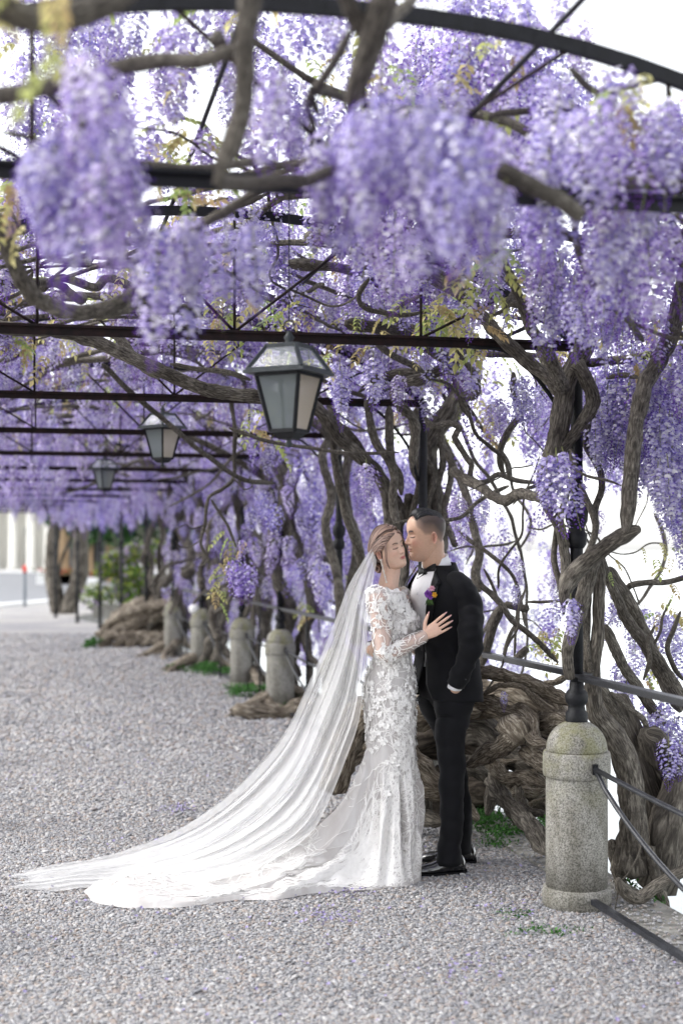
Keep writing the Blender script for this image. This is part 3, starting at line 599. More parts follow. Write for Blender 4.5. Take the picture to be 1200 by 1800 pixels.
# dark green street trees
def round_tree(c, h, r, lab, seed, cols):
    t_ = empty('tree', (c[0], c[1], 0), label=lab, cat='tree'); mb = MB()
    v, f, uv = tube_geo(catmull([(c[0], c[1], 0), (c[0] + .1, c[1], h * .3), (c[0] - .1, c[1], h * .6)], .3), [.22] * 0 or .2, 10, bark=.1); mb.add(v, f, uv); mb.build('trunk', M['bark'], t_)
    leaf_cloud('crown', (c[0], c[1], h * .62), (r, r, h * .42), 6500, .17, cols, t_, seed=seed); return t_
for (px, D_, h, r, lab, sd_) in ((205, 70, 8.5, 2.4, 'dark green street tree right of the kiosk', 3), (262, 62, 7.5, 2.6, 'green street tree behind the vine trunks', 5), (300, 78, 9, 3.2, 'broad green tree farther along the street', 6), (118, 96, 7, 1.6, 'small dark tree before the white building', 7)):
    c0 = P(px, 1000, D_); round_tree((c0.x, D_), h, r, lab, sd_, [(.03,.09,.02), (.05,.14,.03), (.02,.06,.02)])
# ================================================================== PEOPLE
def loft(rings, n=32, cap=True):
    "rings: (centre, axis1, r1, axis2, r2, power)"
    v = []; f = []
    for (c, a1, r1, a2, r2, pw) in rings:
        c = np.array(c, float); a1 = np.array(a1, float); a2 = np.array(a2, float)
        for k in range(n):
            t = 2 * PI * k / n; ct, st = math.cos(t), math.sin(t)
            v.append(c + a1 * r1 * math.copysign(abs(ct) ** (2 / pw), ct) + a2 * r2 * math.copysign(abs(st) ** (2 / pw), st))
    m = len(rings)
    for i in range(m - 1):
        for k in range(n): f.append((i*n+k, i*n+(k+1)%n, (i+1)*n+(k+1)%n, (i+1)*n+k))
    if cap: f.append(tuple(range(n))[::-1]); f.append(tuple((m-1)*n+k for k in range(n)))
    return np.array(v), f

def interp(tab, z):
    xs = [t[0] for t in tab]; return [float(np.interp(z, xs, [t[i] for t in tab])) for i in range(1, len(tab[0]))]

def smooth_interp(tab, z):
    "monotone-ish cosine-free cubic through the table rows (first column increasing)"
    xs = np.array([t[0] for t in tab]); i = int(np.clip(np.searchsorted(xs, z) - 1, 0, len(xs) - 2))
    t = (z - xs[i]) / (xs[i+1] - xs[i]); t = min(max(t, 0), 1); res = []
    for k in range(1, len(tab[0])):
        y = [r[k] for r in tab]
        def m(j):
            if j <= 0 or j >= len(y) - 1: j0 = max(j - 1, 0); j1 = min(j + 1, len(y) - 1); return (y[j1] - y[j0]) / (xs[j1] - xs[j0])
            return ((y[j+1] - y[j]) / (xs[j+1] - xs[j]) + (y[j] - y[j-1]) / (xs[j] - xs[j-1])) / 2
        h = xs[i+1] - xs[i]; a, b = m(i) * h, m(i+1) * h
        res.append((2*t**3-3*t**2+1)*y[i] + (t**3-2*t**2+t)*a + (-2*t**3+3*t**2)*y[i+1] + (t**3-t**2)*b)
    return res

def basis(fwd, up=(0, 0, 1), roll=0.0, pitch=0.0):
    f = Vector(fwd).normalized(); u = Vector(up); l = u.cross(f).normalized(); u = f.cross(l).normalized()
    q = Matrix.Rotation(-pitch, 3, l); f = q @ f; u = q @ u           # pitch > 0 lifts the chin
    q = Matrix.Rotation(roll, 3, f); l = q @ l; u = q @ u             # roll > 0 lowers the right ear
    return np.array(f), np.array(l), np.array(u)

SKIN = np.array((.60, .38, .27))
def gauss(x, s): return np.exp(-(x / s) ** 2)

def head_geo(origin, B, female, s=1.0, skin=SKIN, look=0):
    "full head: skull, brow, sockets, lids, nose, lips, chin; colours per vertex. Local a=forward b=left c=up, metres"
    tab = [ # c, front, back, halfwidth, power
        (-.122, .052, .000, .022, 2.0), (-.116, .074, .000, .034, 2.1), (-.104, .087, .012, .045, 2.2), (-.088, .0895, .035, .053, 2.2), (-.070, .0875, .056, .0595, 2.25),
        (-.050, .0885, .070, .064, 2.3), (-.028, .0875, .080, .068, 2.3), (-.005, .0865, .090, .0715, 2.3), (.018, .0865, .098, .0745, 2.3),
        (.040, .0905, .103, .0765, 2.25), (.062, .0880, .102, .0765, 2.2), (.083, .079, .093, .071, 2.1), (.101, .061, .075, .057, 2.05), (.114, .036, .046, .036, 2.0), (.121, .008, .012, .01, 2.0)]
    nc, na = 110, 128
    cs = np.linspace(-.122, .121, nc); V_ = np.zeros((nc, na, 3)); t = np.arange(na) * 2 * PI / na
    t = t - 0.28 * np.sin(t)  # more columns on the face (around t = 0)
    for i, c in enumerate(cs):
        fr, bk, hw, pw = smooth_interp(tab, c)
        ct, st = np.cos(t), np.sin(t)
        a = np.sign(ct) * np.abs(ct) ** (2 / pw); b = np.sign(st) * np.abs(st) ** (2 / pw)
        V_[i, :, 0] = np.where(a > 0, a * fr, a * bk); V_[i, :, 1] = b * hw; V_[i, :, 2] = c
    a, b, c = V_[..., 0].copy(), V_[..., 1].copy(), V_[..., 2].copy(); front = np.clip(a / .05, 0, 1)
    da = np.zeros_like(a)
    # nose: bridge and tip, wings
    nr = np.interp(c, [-.040, -.034, -.028, -.016, .000, .018, .028], [0, .010, .020, .0175, .010, .003, 0])
    if not female: nr = nr * 1.1
    nw = np.interp(c, [-.04, -.028, -.012, .02], [.0135, .0125, .0085, .0075])
    da += nr * np.exp(-(b / nw) ** 2) * front
    for sg in (-1, 1): da += .0055 * np.exp(-((b - sg * .0135) / .0055) ** 2 - ((c + .030) / .007) ** 2) * front
    # sockets, lids, brow, cheeks
    for sg in (-1, 1):
        da -= .0105 * np.exp(-((b - sg * .031) / .017) ** 2 - ((c - .009) / .0125) ** 2) * front
        da += .0075 * np.exp(-((b - sg * .031) / .012) ** 2 - ((c - .006) / .0075) ** 2) * front
        da += (.0030 if not female else .0015) * np.exp(-((b - sg * .028) / .022) ** 2 - ((c - .026) / .006) ** 2) * front
        da += .0045 * np.exp(-((b - sg * .042) / .018) ** 2 - ((c + .022) / .018) ** 2) * front
        da -= .0025 * np.exp(-((b - sg * .040) / .012) ** 2 - ((c + .058) / .018) ** 2) * front
    # lips
    lw = .024; sh = np.clip(1 - (b / lw) ** 2, 0, 1) ** .7
    da += .0062 * sh * np.exp(-((c + .0535) / .0042) ** 2) * front + .0068 * sh * np.exp(-((c + .0635) / .0048) ** 2) * front
    da -= .0035 * sh * np.exp(-((c + .0585) / .0020) ** 2) * front
    da -= .0030 * np.exp(-(b / .018) ** 2 - ((c + .074) / .006) ** 2) * front
    da += .0050 * np.exp(-(b / .018) ** 2 - ((c + .096) / .013) ** 2) * front
    V_[..., 0] += da
    if female: V_[..., 1] *= .955
    V_[:, :, :] *= s * (.965 if female else 1.0)
    col = np.ones((nc, na, 3)) * skin
    def paint(mask, colour, k=1.0):
        mk = (np.clip(mask, 0, 1) * k)[..., None]; col[:] = col * (1 - mk) + np.array(colour) * mk
    fm = (a > .03).astype(float)
    for sg in (-1, 1):
        paint(np.exp(-((b - sg * .044) / .019) ** 2 - ((c + .026) / .018) ** 2) * fm, (.66, .30, .24), .35)
    paint(np.exp(-(b / .012) ** 2 - ((c + .03) / .012) ** 2) * fm, (.66, .33, .27), .3)
    lipm = np.clip(1.2 - (np.abs(b) / .0245) ** 2, 0, 1) * np.clip(1.4 - (np.abs(c + .0585 + .0015 * gauss(b, .02)) / (.0098 * np.sqrt(np.clip(1 - (b / .026) ** 2, .02, 1)))) ** 2, 0, 1) * fm
    paint(lipm, (.50, .14, .14) if female else (.47, .20, .17), .85)
    paint(np.exp(-((c + .0585) / .0014) ** 2) * (np.abs(b) < .0235) * fm, (.22, .06, .05), .75)
    for sg in (-1, 1):
        x = (b * sg - .030) / .0165
        by = .0285 + .0035 * (1 - (x - .2) ** 2); inb = (np.abs(x) < 1.05)
        paint(np.clip(1.7 - np.abs(c - by) / (.0028 if female else .0038), 0, 1) * inb * fm, (.10, .055, .04) if female else (.015, .010, .009), .92)
        ly = .0035 - .0030 * (1 - x ** 2); inb = (np.abs(x) < 1.0)
        paint(np.clip(1.8 - np.abs(c - ly) / .0021, 0, 1) * inb * fm, (.02, .010, .008), .97)
        paint(np.clip(1.3 - np.abs(c - ly - .0065) / .0055, 0, 1) * np.clip(1.2 - x ** 2, 0, 1) * fm, (.50, .24, .20) if female else (.50, .30, .22), .4)
    if not female:
        # short clipped sides fading into the skin
        hl = np.interp(a, [-.11, -.06, -.02, .025, .045, .062, .09], [-.055, -.045, .000, .004, .030, .046, .075])
        m = np.clip((c - hl) / .016, 0, 1) * np.clip((.069 - a) / .012, 0, 1)
        lev = np.clip((c - hl) / .07, 0, 1)
        mk = (m * (.42 + .5 * lev))[..., None]; col[:] = col * (1 - mk) + np.array((.035, .03, .03)) * mk
        paint(np.exp(-((c + .095) / .025) ** 2) * fm, (.42, .31, .27), .15)
    f, l, u = B
    W = np.array(origin) + V_[..., 0:1] * f + V_[..., 1:2] * l + V_[..., 2:3] * u
    v = W.reshape(-1, 3); fc = []
    for i in range(nc - 1):
        for k in range(na): fc.append((i*na+k, i*na+(k+1)%na, (i+1)*na+(k+1)%na, (i+1)*na+k))
    v = np.concatenate([v, W[0].mean(0)[None], W[-1].mean(0)[None]]); e = nc * na
    cc = np.concatenate([col.reshape(-1, 3), col[0, :1], col[-1, :1]])
    for k in range(na): fc.append((e, (k+1)%na, k)); fc.append((e+1, (nc-1)*na+k, (nc-1)*na+(k+1)%na))
    return v, fc, cc

def ear_geo(origin, B, side, s=1.0):
    "shell of the outer ear with rim, bowl and lobe"
    f, l, u = B; v = []; c_ = []; n1, n2 = 22, 9; fc = []
    for j in range(n2):
        q = j / (n2 - 1)
        for i in range(n1):
            t = 2 * PI * i / n1
            ra = (.0165 if math.sin(t) > -.2 else .0125) ; rc = .030
            aa = -.004 + math.cos(t) * ra * q * (1.0 if math.cos(t) < 0 else .62); cc = math.sin(t) * rc * q
            h = .004 + .0125 * q * (1 if math.cos(t) < 0 else .35) + .004 * math.exp(-((q - .86) / .12) ** 2) - .009 * math.exp(-(q / .5) ** 2) * 1.0
            if q > .97: h -= .004
            p = np.array(origin) + f * (aa * s) + u * (cc * s) + l * side * (h * s)
            v.append(p); c_.append(np.array((.60, .33, .25)) * (0.75 + .3 * q))
    for j in range(n2 - 1):
        for i in range(n1): fc.append((j*n1+i, j*n1+(i+1)%n1, (j+1)*n1+(i+1)%n1, (j+1)*n1+i))
    return np.array(v), fc, np.array(c_)

def hand_geo(wrist, direction, palm_n, size=.175, curl=(.25, .3, .35, .3), spread=.12, thumb=.75, thumb_side=1, nails=None):
    """one hand: palm loft, four jointed fingers of different lengths and a thumb leaving the side of the palm.
    direction = wrist to knuckles, palm_n = out of the BACK of the hand, thumb_side = +1/-1 along cross(palm_n, direction)"""
    d = np.array(Vector(direction).normalized()); nrm = np.array(palm_n, float); nrm -= d * nrm.dot(d); nrm /= np.linalg.norm(nrm)
    sd_ = np.cross(nrm, d) * thumb_side; w = np.array(wrist, float); k = size / .18
    pieces = []
    pl = []
    for t, hw, hh in ((-.02, .024, .018), (0, .026, .018), (.02, .032, .016), (.05, .040, .0145), (.08, .041, .0125), (.092, .038, .010)):
        pl.append((w + d * t * k, sd_, hw * k, nrm, hh * k, 2.6))
    pieces.append(loft(pl, 20))
    base = [(.030, .088, .074, .0082), (.010, .093, .083, .0086), (-.011, .090, .077, .0082), (-.031, .082, .060, .0072)]
    tips = []
    for i, (off, st, ln, r) in enumerate(base):
        p = w + sd_ * off * k + d * (st - .03) * k; dirv = d + sd_ * spread * (1.1 - .75 * i) * 1.0; dirv /= np.linalg.norm(dirv)
        pts = [p, p + dirv * .03 * k]; cur = dirv; q = pts[-1]; ang = 0
        for seg in (.46, .30, .24):
            ang = curl[i] * (1.0 if seg == .46 else 1.1)
            cur = cur * math.cos(ang) - nrm * math.sin(ang); cur /= np.linalg.norm(cur)
            q = q + cur * ln * seg * k; pts.append(q)
        rs = [r * 1.0, r * 1.05, r * 1.0, r * .9, r * .68]
        pp = catmull([np.r_[a_, b_ * k] for a_, b_ in zip(pts, rs)], .004)
        v, f, _ = tube_geo([x[:3] for x in pp], [x[3] for x in pp], 12); pieces.append((v, f)); tips.append((q, cur, r * k))
    p = w + sd_ * .020 * k + d * .012 * k; td = d * .62 + sd_ * thumb; td /= np.linalg.norm(td)
    q1 = p + td * .042 * k; td2 = td * .85 + d * .35 - nrm * .15; td2 /= np.linalg.norm(td2); q2 = q1 + td2 * .032 * k; td3 = td2 + d * .2; td3 /= np.linalg.norm(td3); q3 = q2 + td3 * .026 * k
    pp = catmull([np.r_[a_, b_ * k] for a_, b_ in ((p, .013), (q1, .0115), (q2, .0098), (q3, .0075))], .004)
    v, f, _ = tube_geo([x[:3] for x in pp], [x[3] for x in pp], 12); pieces.append((v, f)); tips.append((q3, td3, .0085 * k))
    return pieces, tips, nrm

def remesh(pieces, voxel, smooth=4):
    "one continuous skin over overlapping pieces"
    v = []; f = []; n = 0
    for a, b in pieces: v.append(a); f.extend([tuple(i + n for i in q) for q in b]); n += len(a)
    me = bpy.data.meshes.new('tmp'); me.from_pydata(np.concatenate(v).tolist(), [], f); me.update()
    bm = bmesh.new(); bm.from_mesh(me); bmesh.ops.recalc_face_normals(bm, faces=bm.faces); bm.to_mesh(me); bm.free()
    o = bpy.data.objects.new('tmp', me); COL.objects.link(o)
    m = o.modifiers.new('r', 'REMESH'); m.mode = 'VOXEL'; m.voxel_size = voxel
    s = o.modifiers.new('s', 'SMOOTH'); s.iterations = smooth; s.factor = .5
    dg = bpy.context.evaluated_depsgraph_get(); ev = o.evaluated_get(dg).to_mesh()
    vv = np.empty(len(ev.vertices) * 3); ev.vertices.foreach_get('co', vv); ff = [tuple(p.vertices) for p in ev.polygons]
    o.evaluated_get(dg).to_mesh_clear(); bpy.data.objects.remove(o); bpy.data.meshes.remove(me)
    return vv.reshape(-1, 3), ff

def limb(pts, n=24, step=.02, wr=0.0, seed=0, ecc=None, noise_s=22):
    "pts: (x,y,z,r); wr = cloth wrinkle depth"
    pp = catmull([np.array(p, float) for p in pts], step)
    v, f, uv = tube_geo([p[:3] for p in pp], [p[3] for p in pp], n, ecc=ecc)
    if wr:
        ctr = np.repeat(np.array([p[:3] for p in pp]), n, 0)
        for i in range(len(ctr)):
            q = v[i]; d = q - ctr[i]; k = wr * fbm(q[0] * noise_s, q[1] * noise_s, q[2] * noise_s * 1.6 + seed, 2)
            v[i] = q + d / max(np.linalg.norm(d), 1e-6) * k
    return v, f, uv

M['skin'] = vcol_mat('skin', .45, spec=.4, sss=.12, noisec=.05, nscale=120)
M['suit'] = mat('black wool suit cloth', (.0030,.0032,.0048), .8, 0, .25, 300, .25, 900, spec=.22, sheen=.05, bdist=.001)
M['satin'] = mat('black satin lapel', (.0025,.0025,.0035), .42, 0, .2, 40, .05, 200, spec=.35)
M['shirt'] = mat('white shirt cotton', (.80,.80,.82), .7, 0, .03, 60, .15, 300, bdist=.002)
M['patent'] = mat('black patent leather', (.004,.004,.005), .09, 0, .2, 20, .12, 14, spec=.8, coat=1, bdist=.02)
M['hair_black'] = mat('black hair', (.006,.006,.008), .38, 0, .5, 60, .6, 90, spec=.5, stretch=(1, 6, 6), bdist=.003)
M['hair_v'] = vcol_mat('ash brown hair with blonde streaks', .38, spec=.5)
M['hair_brown_old'] = mat('ash brown hair with blonde streaks', (.09,.045,.036), .42, 0, .5, 30, .5, 120, spec=.45, coords='UV', col2=(.40,.27,.22), stretch=(14, 1.2, 1), bdist=.002)
M['pearl'] = mat('pearl', (.8,.76,.70), .2, 0, .05, 50, coat=.6)

# ------------------------------------------------------------------ the groom
gf2 = Vector((-math.cos(R(32)), -math.sin(R(32)), 0)); gl2 = Vector((0, 0, 1)).cross(gf2)
gf, gl = np.array(gf2), np.array(gl2); GZ = np.array((0, 0, 1.))
GO = np.array((.520, 7.05, 0.))
def lean(z): q = min(1, max(0, (z - 1.18) / .32)); return .062 * q * q * (3 - 2 * q)
groom = empty('person', tuple(GO), label='man in black tuxedo and bow tie, one hand in his pocket', cat='person')
def G(a, b, c): return GO + gf * (a + lean(c)) + gl * b + GZ * c
gh = basis((-math.cos(R(14)), -math.sin(R(14)), 0), roll=R(-3), pitch=R(-6))
GH = np.array((.412, 6.975, 1.643))
hv, hf, hc = head_geo(GH, gh, False, 1.0)
bod = MB(); bod.add(hv, hf, col=hc)
for sgn in (-1, 1):
    ev_, ef_, ec_ = ear_geo(GH + gh[0] * -.012 + gh[1] * sgn * .0705 + gh[2] * -.008, gh, sgn); bod.add(ev_, ef_, col=ec_)
nk = limb([(*G(-.005, 0, 1.36), .07), (*G(-.002, 0, 1.44), .063), (*(GH + gh[0] * -.028 + gh[2] * -.10), .058), (*(GH + gh[0] * -.034 + gh[2] * -.04), .054), (*(GH + gh[0] * -.030 + gh[2] * -.01), .046)], 28, .012)
bod.add(nk[0], nk[1], nk[2], SKIN * .97)
# hands: far hand round the bride's waist, near hand in the trouser pocket
hp, tips, _ = hand_geo((.148, 6.930, 1.085), (.14, -1, .10), (-1, -.1, .05), .165, (.30, .30, .32, .36), .10, .5, 1)
v_, f_ = remesh(hp, .0022, 3); bod.add(v_, f_, col=SKIN * .95)
hp, tips, _ = hand_geo((.549, 6.885, .900), (-.10, .75, -1), (.1, -1, 0), .13, (.1, .1, .1, .1), .02, .4, 1)
v_, f_ = remesh(hp, .0025, 3); bod.add(v_, f_, col=SKIN)
a_ = limb([(*G(-.0, -.14, 1.37), .035), (.44, 7.22, 1.16, .035), (.17, 7.09, 1.085, .028), (.148, 6.935, 1.085, .024)], 14); bod.add(a_[0], a_[1], a_[2], SKIN)
a_ = limb([(*G(-.0, .14, 1.37), .035), (.622, 6.83, 1.14, .035), (.555, 6.85, .93, .028), (.549, 6.878, .895, .024)], 14); bod.add(a_[0], a_[1], a_[2], SKIN)
t_ = loft([(G(0, 0, z), gf, d, gl, w, 2.3) for z, d, w in ((.9, .09, .14), (1.1, .085, .13), (1.3, .10, .15), (1.40, .07, .11), (1.47, .05, .06))], 24); bod.add(*t_, col=SKIN)
bod.build('body', M['skin'], groom)

# hair on top: swept locks over a close cap
hb = MB(); rs = np.random.RandomState(3)
def gskull(t, c):   # point on the skull surface, t = angle from front
    tab = [(.030,.091,.104,.077),(.062,.0895,.104,.0775),(.083,.081,.095,.072),(.101,.063,.077,.058),(.114,.038,.048,.037),(.121,.008,.012,.01)]
    fr, bk, hw = smooth_interp(tab, c); ca = math.cos(t)
    return np.array((ca * (fr if ca > 0 else bk), math.sin(t) * hw, c))
for i in range(420):
    b0 = rs.uniform(-.054, .054); a0 = rs.uniform(-.058, .050); 
    top = math.sqrt(max(0, 1 - (b0 / .082) ** 2 - (max(a0, 0) / .112) ** 2 - (min(a0, 0) / .125) ** 2))
    z0 = .004 + .117 * top
    h = .010 + .012 * max(0, min(1, (a0 + .03) / .08))
    pts = []
    for q in np.linspace(0, 1, 5):
        aa = a0 + .012 - q * .045; bb = b0 * (1 - .05 * q) + rs.uniform(-.003, .003)
        tp = math.sqrt(max(0.01, 1 - (bb / .082) ** 2 - (max(aa, 0) / .112) ** 2 - (min(aa, 0) / .125) ** 2))
        zz = .002 + .117 * tp + h * math.sin(PI * (.15 + .75 * q))
        pts.append(GH + gh[0] * aa + gh[1] * bb + gh[2] * zz)
    hb.tube(pts, [.003, .0045, .0042, .0035, .0012], 5)
hb.build('hair', M['hair_black'], groom)

# shirt: chest, collar wings
sb = MB()
t_ = loft([(G(.002, 0, z), gf, d, gl, w, 2.4) for z, d, w in ((1.0, .122, .165), (1.1, .126, .168), (1.25, .141, .185), (1.35, .135, .180), (1.41, .110, .14), (1.465, .080, .095), (1.49, .068, .075))], 40); sb.add(*t_)
cn = 40; cv = []; cf = []
for j, (z, d) in enumerate(((0, .076), (.030, .073), (.062, .069), (.063, .065), (.02, .060))):
    for k in range(cn):
        t = 2 * PI * k / cn; zz = 1.470 + z + .024 * (-math.cos(t)) 
        cv.append(G(0, 0, 1.47) + gf * (-.004 + math.cos(t) * d + .25 * (zz - 1.47)) + gl * math.sin(t) * (d + .001) + GZ * (zz - 1.47))
for j in range(4):
    for k in range(cn): cf.append((j*cn+k, j*cn+(k+1)%cn, (j+1)*cn+(k+1)%cn, (j+1)*cn+k))
sb.add(cv, cf)
# cuff at the pocket
cf_ = limb([(.547, 6.850, .925, .034), (.544, 6.856, .908, .0355)], 20, .01); sb.add(*cf_[:2])
cf_ = limb([(.160, 7.06, 1.086, .034), (.138, 7.0, 1.085, .035)], 20, .01); sb.add(*cf_[:2])
for k in range(3): # studs
    c0 = G(.140 - .006 * k, .0, 1.36 - .07 * k); sb.tube([c0, c0 + gf * .004], .005, 8, col=(.02, .02, .02))
sb.build('shirt', M['shirt'], groom)

# jacket: torso grid with the V of the front opening, then sleeves
JT = [(.838, .150, .205), (.90, .148, .203), (1.0, .136, .188), (1.08, .130, .180), (1.18, .140, .188), (1.28, .147, .198), (1.35, .142, .200), (1.40, .124, .180), (1.44, .100, .142), (1.475, .080, .104), (1.50, .074, .084)]
def gapf(z): return float(np.interp(z, [.838, .92, 1.02, 1.09, 1.12, 1.30, 1.42, 1.47, 1.51], [.34, .10, .02, .0, .01, .30, .55, .74, .95]))
def jpt(t, z, off=0):
    d, w = smooth_interp(JT, z); ct, st = math.cos(t), math.sin(t); pw = 2.35
    x = math.copysign(abs(ct) ** (2 / pw), ct); y = math.copysign(abs(st) ** (2 / pw), st)
    sl = 0
    p = G(sl + x * (d + off), y * (w + off), z)
    wr = .0045 * fbm(p[0] * 9, p[1] * 9, p[2] * 16, 2) + .005 * math.exp(-((z - 1.08) / .05) ** 2) * math.sin(8 * t + 60 * (z - 1.08))
    return p + (gf * ct + gl * st) * wr
jn, jm = 90, 80; jv = []; jf = []
for i in range(jm):
    z = .838 + (1.498 - .838) * i / (jm - 1)
    for k in range(jn):
        g = gapf(z); t = g + (2 * PI - 2 * g) * k / (jn - 1); jv.append(jpt(t, z + (.012 * math.cos(t) if i == 0 else 0)))
for i in range(jm - 1):
    for k in range(jn - 1): jf.append((i*jn+k, i*jn+k+1, (i+1)*jn+k+1, (i+1)*jn+k))
jb = MB(); jb.add(jv, jf)
sl_ = limb([(*G(-.005, .100, 1.418), .054), (*G(-.005, .158, 1.388), .066), (*G(-.010, .200, 1.29), .064), (.618, 6.82, 1.19, .059), (.617, 6.812, 1.12, .057), (.588, 6.82, 1.02, .051), (.548, 6.848, .925, .046)], 36, .008, .016, 3, noise_s=13); jb.add(*sl_[:3])
sl_ = limb([(*G(-.0, -.11, 1.40), .055), (*G(-.0, -.185, 1.35), .068), (.46, 7.26, 1.20, .06), (.29, 7.23, 1.11, .052), (.148, 7.04, 1.087, .040)], 24, .014, .010, 9); jb.add(*sl_[:3])
jo = jb.build('jacket', M['suit'], groom)
so = jo.modifiers.new('thick', 'SOLIDIFY'); so.thickness = .004; so.offset = -1
# sleeve buttons, pocket flap
for q in range(4):
    b_ = MB(); c0 = np.array((.590 + .0035 * q, 6.803 + .001 * q, .955 + .016 * q)); b_.tube([c0, c0 + np.array((.5, -.85, 0)) * .004], .006, 10); b_.build('button', M['patent'], jo)
fl = MB(); fv = []; ff = []
for i in range(4):
    for k in range(12):
        t = .75 + .42 * k / 11; fv.append(jpt(t, 1.005 - .045 * i / 3 + .012 * (k / 11), .004))
for i in range(3):
    for k in range(11): ff.append((i*12+k, i*12+k+1, (i+1)*12+k+1, (i+1)*12+k))
fl.add(fv, ff); fl.build('pocket_flap', M['suit'], jo)
# lapels
for sg in (1, -1):
    lv = []; lf = []; n1, n2 = 26, 8
    for i in range(n1):
        z = 1.11 + (1.47 - 1.11) * i / (n1 - 1); g = gapf(z)
        q = i / (n1 - 1)
        wd = .03 + .50 * q ** .85 if z < 1.375 else .50 * max(.35, 1 - (z - 1.375) / .10)
        for k in range(n2):
            s_ = k / (n2 - 1); t = sg * (g - .04 + wd * s_)
            zz = z + (.055 * s_ * np.clip((z - 1.2) / .17, 0, 1) if z < 1.375 else .030 * s_)
            lv.append(jpt(t, min(zz, 1.50), .010 + .004 * math.sin(PI * s_)))
    for i in range(n1 - 1):
        for k in range(n2 - 1): lf.append((i*n2+k, i*n2+k+1, (i+1)*n2+k+1, (i+1)*n2+k))
    lb = MB(); lb.add(lv, lf); lo = lb.build('lapel', M['satin'], jo); s2 = lo.modifiers.new('thick', 'SOLIDIFY'); s2.thickness = .004
# collar roll round the neck
cv = []; cf = []; n1 = 30
for k in range(n1):
    t = .95 + (2 * PI - 1.9) * k / (n1 - 1)
    for dz, rr in ((-.045, .030), (-.01, .020), (.018, .008), (.016, .001), (-.01, .004)):
        d, w = smooth_interp(JT, 1.485); back = -math.cos(t)
        cv.append(G(-.006 + math.cos(t) * (d + rr * .8), math.sin(t) * (w + rr), 1.480 + dz + .016 * back))
for k in range(n1 - 1):
    for j in range(4): cf.append((k*5+j, k*5+j+1, (k+1)*5+j+1, (k+1)*5+j))
mb = MB(); mb.add(cv, cf); mb.build('collar', M['suit'], jo)
# bow tie: two folded wings and a knot
bt = MB(); bc = np.array((.412, 6.962, 1.468)); bwf = np.array((-math.cos(R(48)), -math.sin(R(48)), 0)); bwl = np.array((math.sin(R(48)), -math.cos(R(48)), 0)) * 1.0
for sg in (1, -1):
    v = []; f = []; n1, n2 = 9, 7
    for i in range(n1):
        q = i / (n1 - 1); ww = .008 + .026 * min(1, q * 1.25) ** .8
        for k in range(n2):
            r_ = k / (n2 - 1) * 2 - 1
            v.append(bc + bwl * sg * (.006 + .052 * q - .008 * (1 - abs(r_)) * (q > .8)) + GZ * (r_ * ww + .003 * sg) + bwf * (.006 * math.cos(r_ * 6) * (1 - q * .3) + .004 - .012 * q))
    for i in range(n1 - 1):
        for k in range(n2 - 1): f.append((i*n2+k, i*n2+k+1, (i+1)*n2+k+1, (i+1)*n2+k))
    bt.add(v, f)
bt.add(*loft([(bc + GZ * z, bwf, .012, bwl, .010 * q, 3) for z, q in ((-.013, .8), (-.005, 1), (.005, 1), (.013, .8))], 12))
bo = bt.build('bow_tie', M['satin'], groom); s2 = bo.modifiers.new('t', 'SOLIDIFY'); s2.thickness = .006; s2.offset = 0

# boutonniere on the near lapel
bq = jpt(.52, 1.362, .022); outn = gf * math.cos(.7) + gl * math.sin(.7); s1 = np.cross(GZ, outn); s1 /= np.linalg.norm(s1)
def flower(mb, c, n, r, layers, col, rs):
    n = np.array(n) / np.linalg.norm(n); a = np.cross(n, (0, 0, 1.)); a /= np.linalg.norm(a); b = np.cross(n, a)
    for L_ in range(layers):
        k = 6; rr = r * (1 - L_ / layers * .75)
        for i in range(k):
            t = 2 * PI * (i + .5 * L_) / k + rs.uniform(-.2, .2); d = a * math.cos(t) + b * math.sin(t); s_ = np.cross(n, d)
            up = .25 + L_ * .5
            v = [c, c + d * rr * .5 - s_ * rr * .42 + n * rr * up * .5, c + d * rr * .5 + s_ * rr * .42 + n * rr * up * .5, c + d * rr - s_ * rr * .25 + n * rr * up, c + d * rr + s_ * rr * .25 + n * rr * up, c + d * rr * 1.1 + n * rr * (up + .05)]
            cc = np.array(col) * rs.uniform(.8, 1.15)
            mb.add(v, [(0, 2, 1), (1, 2, 4, 3), (3, 4, 5)], col=np.clip(cc, 0, 1))
M['bloom'] = vcol_mat('boutonniere petals', .6, trans=.25)
bt_root = empty('boutonniere', tuple(bq)); bt_root.parent = groom; bt_root.location = Vector(bq) - Vector(GO)
for (dx, dz, r_, ly, col) in ((-.012, .000, .019, 5, (.30, .10, .48)), (.006, .026, .014, 4, (.80, .48, .58)), (.018, -.004, .013, 4, (.85, .50, .06)), (-.002, -.016, .012, 4, (.36, .14, .55)), (-.008, .020, .012, 3, (.75, .62, .75))):
    fb = MB(); flower(fb, bq + s1 * dx + GZ * dz + outn * .004, outn, r_, ly, col, rs); fb.build('blossom', M['bloom'], bt_root)
fb = MB()
for q in range(5):
    fb.tube([bq + GZ * -.01 + s1 * -.004, bq + GZ * (-.035 - .004 * q) + s1 * (-.022 + .008 * q) + outn * .003, bq + GZ * (-.055) + s1 * (-.03 + .007 * q)], [.0015, .003, .001], 5, col=(.08, .16, .04))
fb.build('stem', M['bloom'], bt_root)

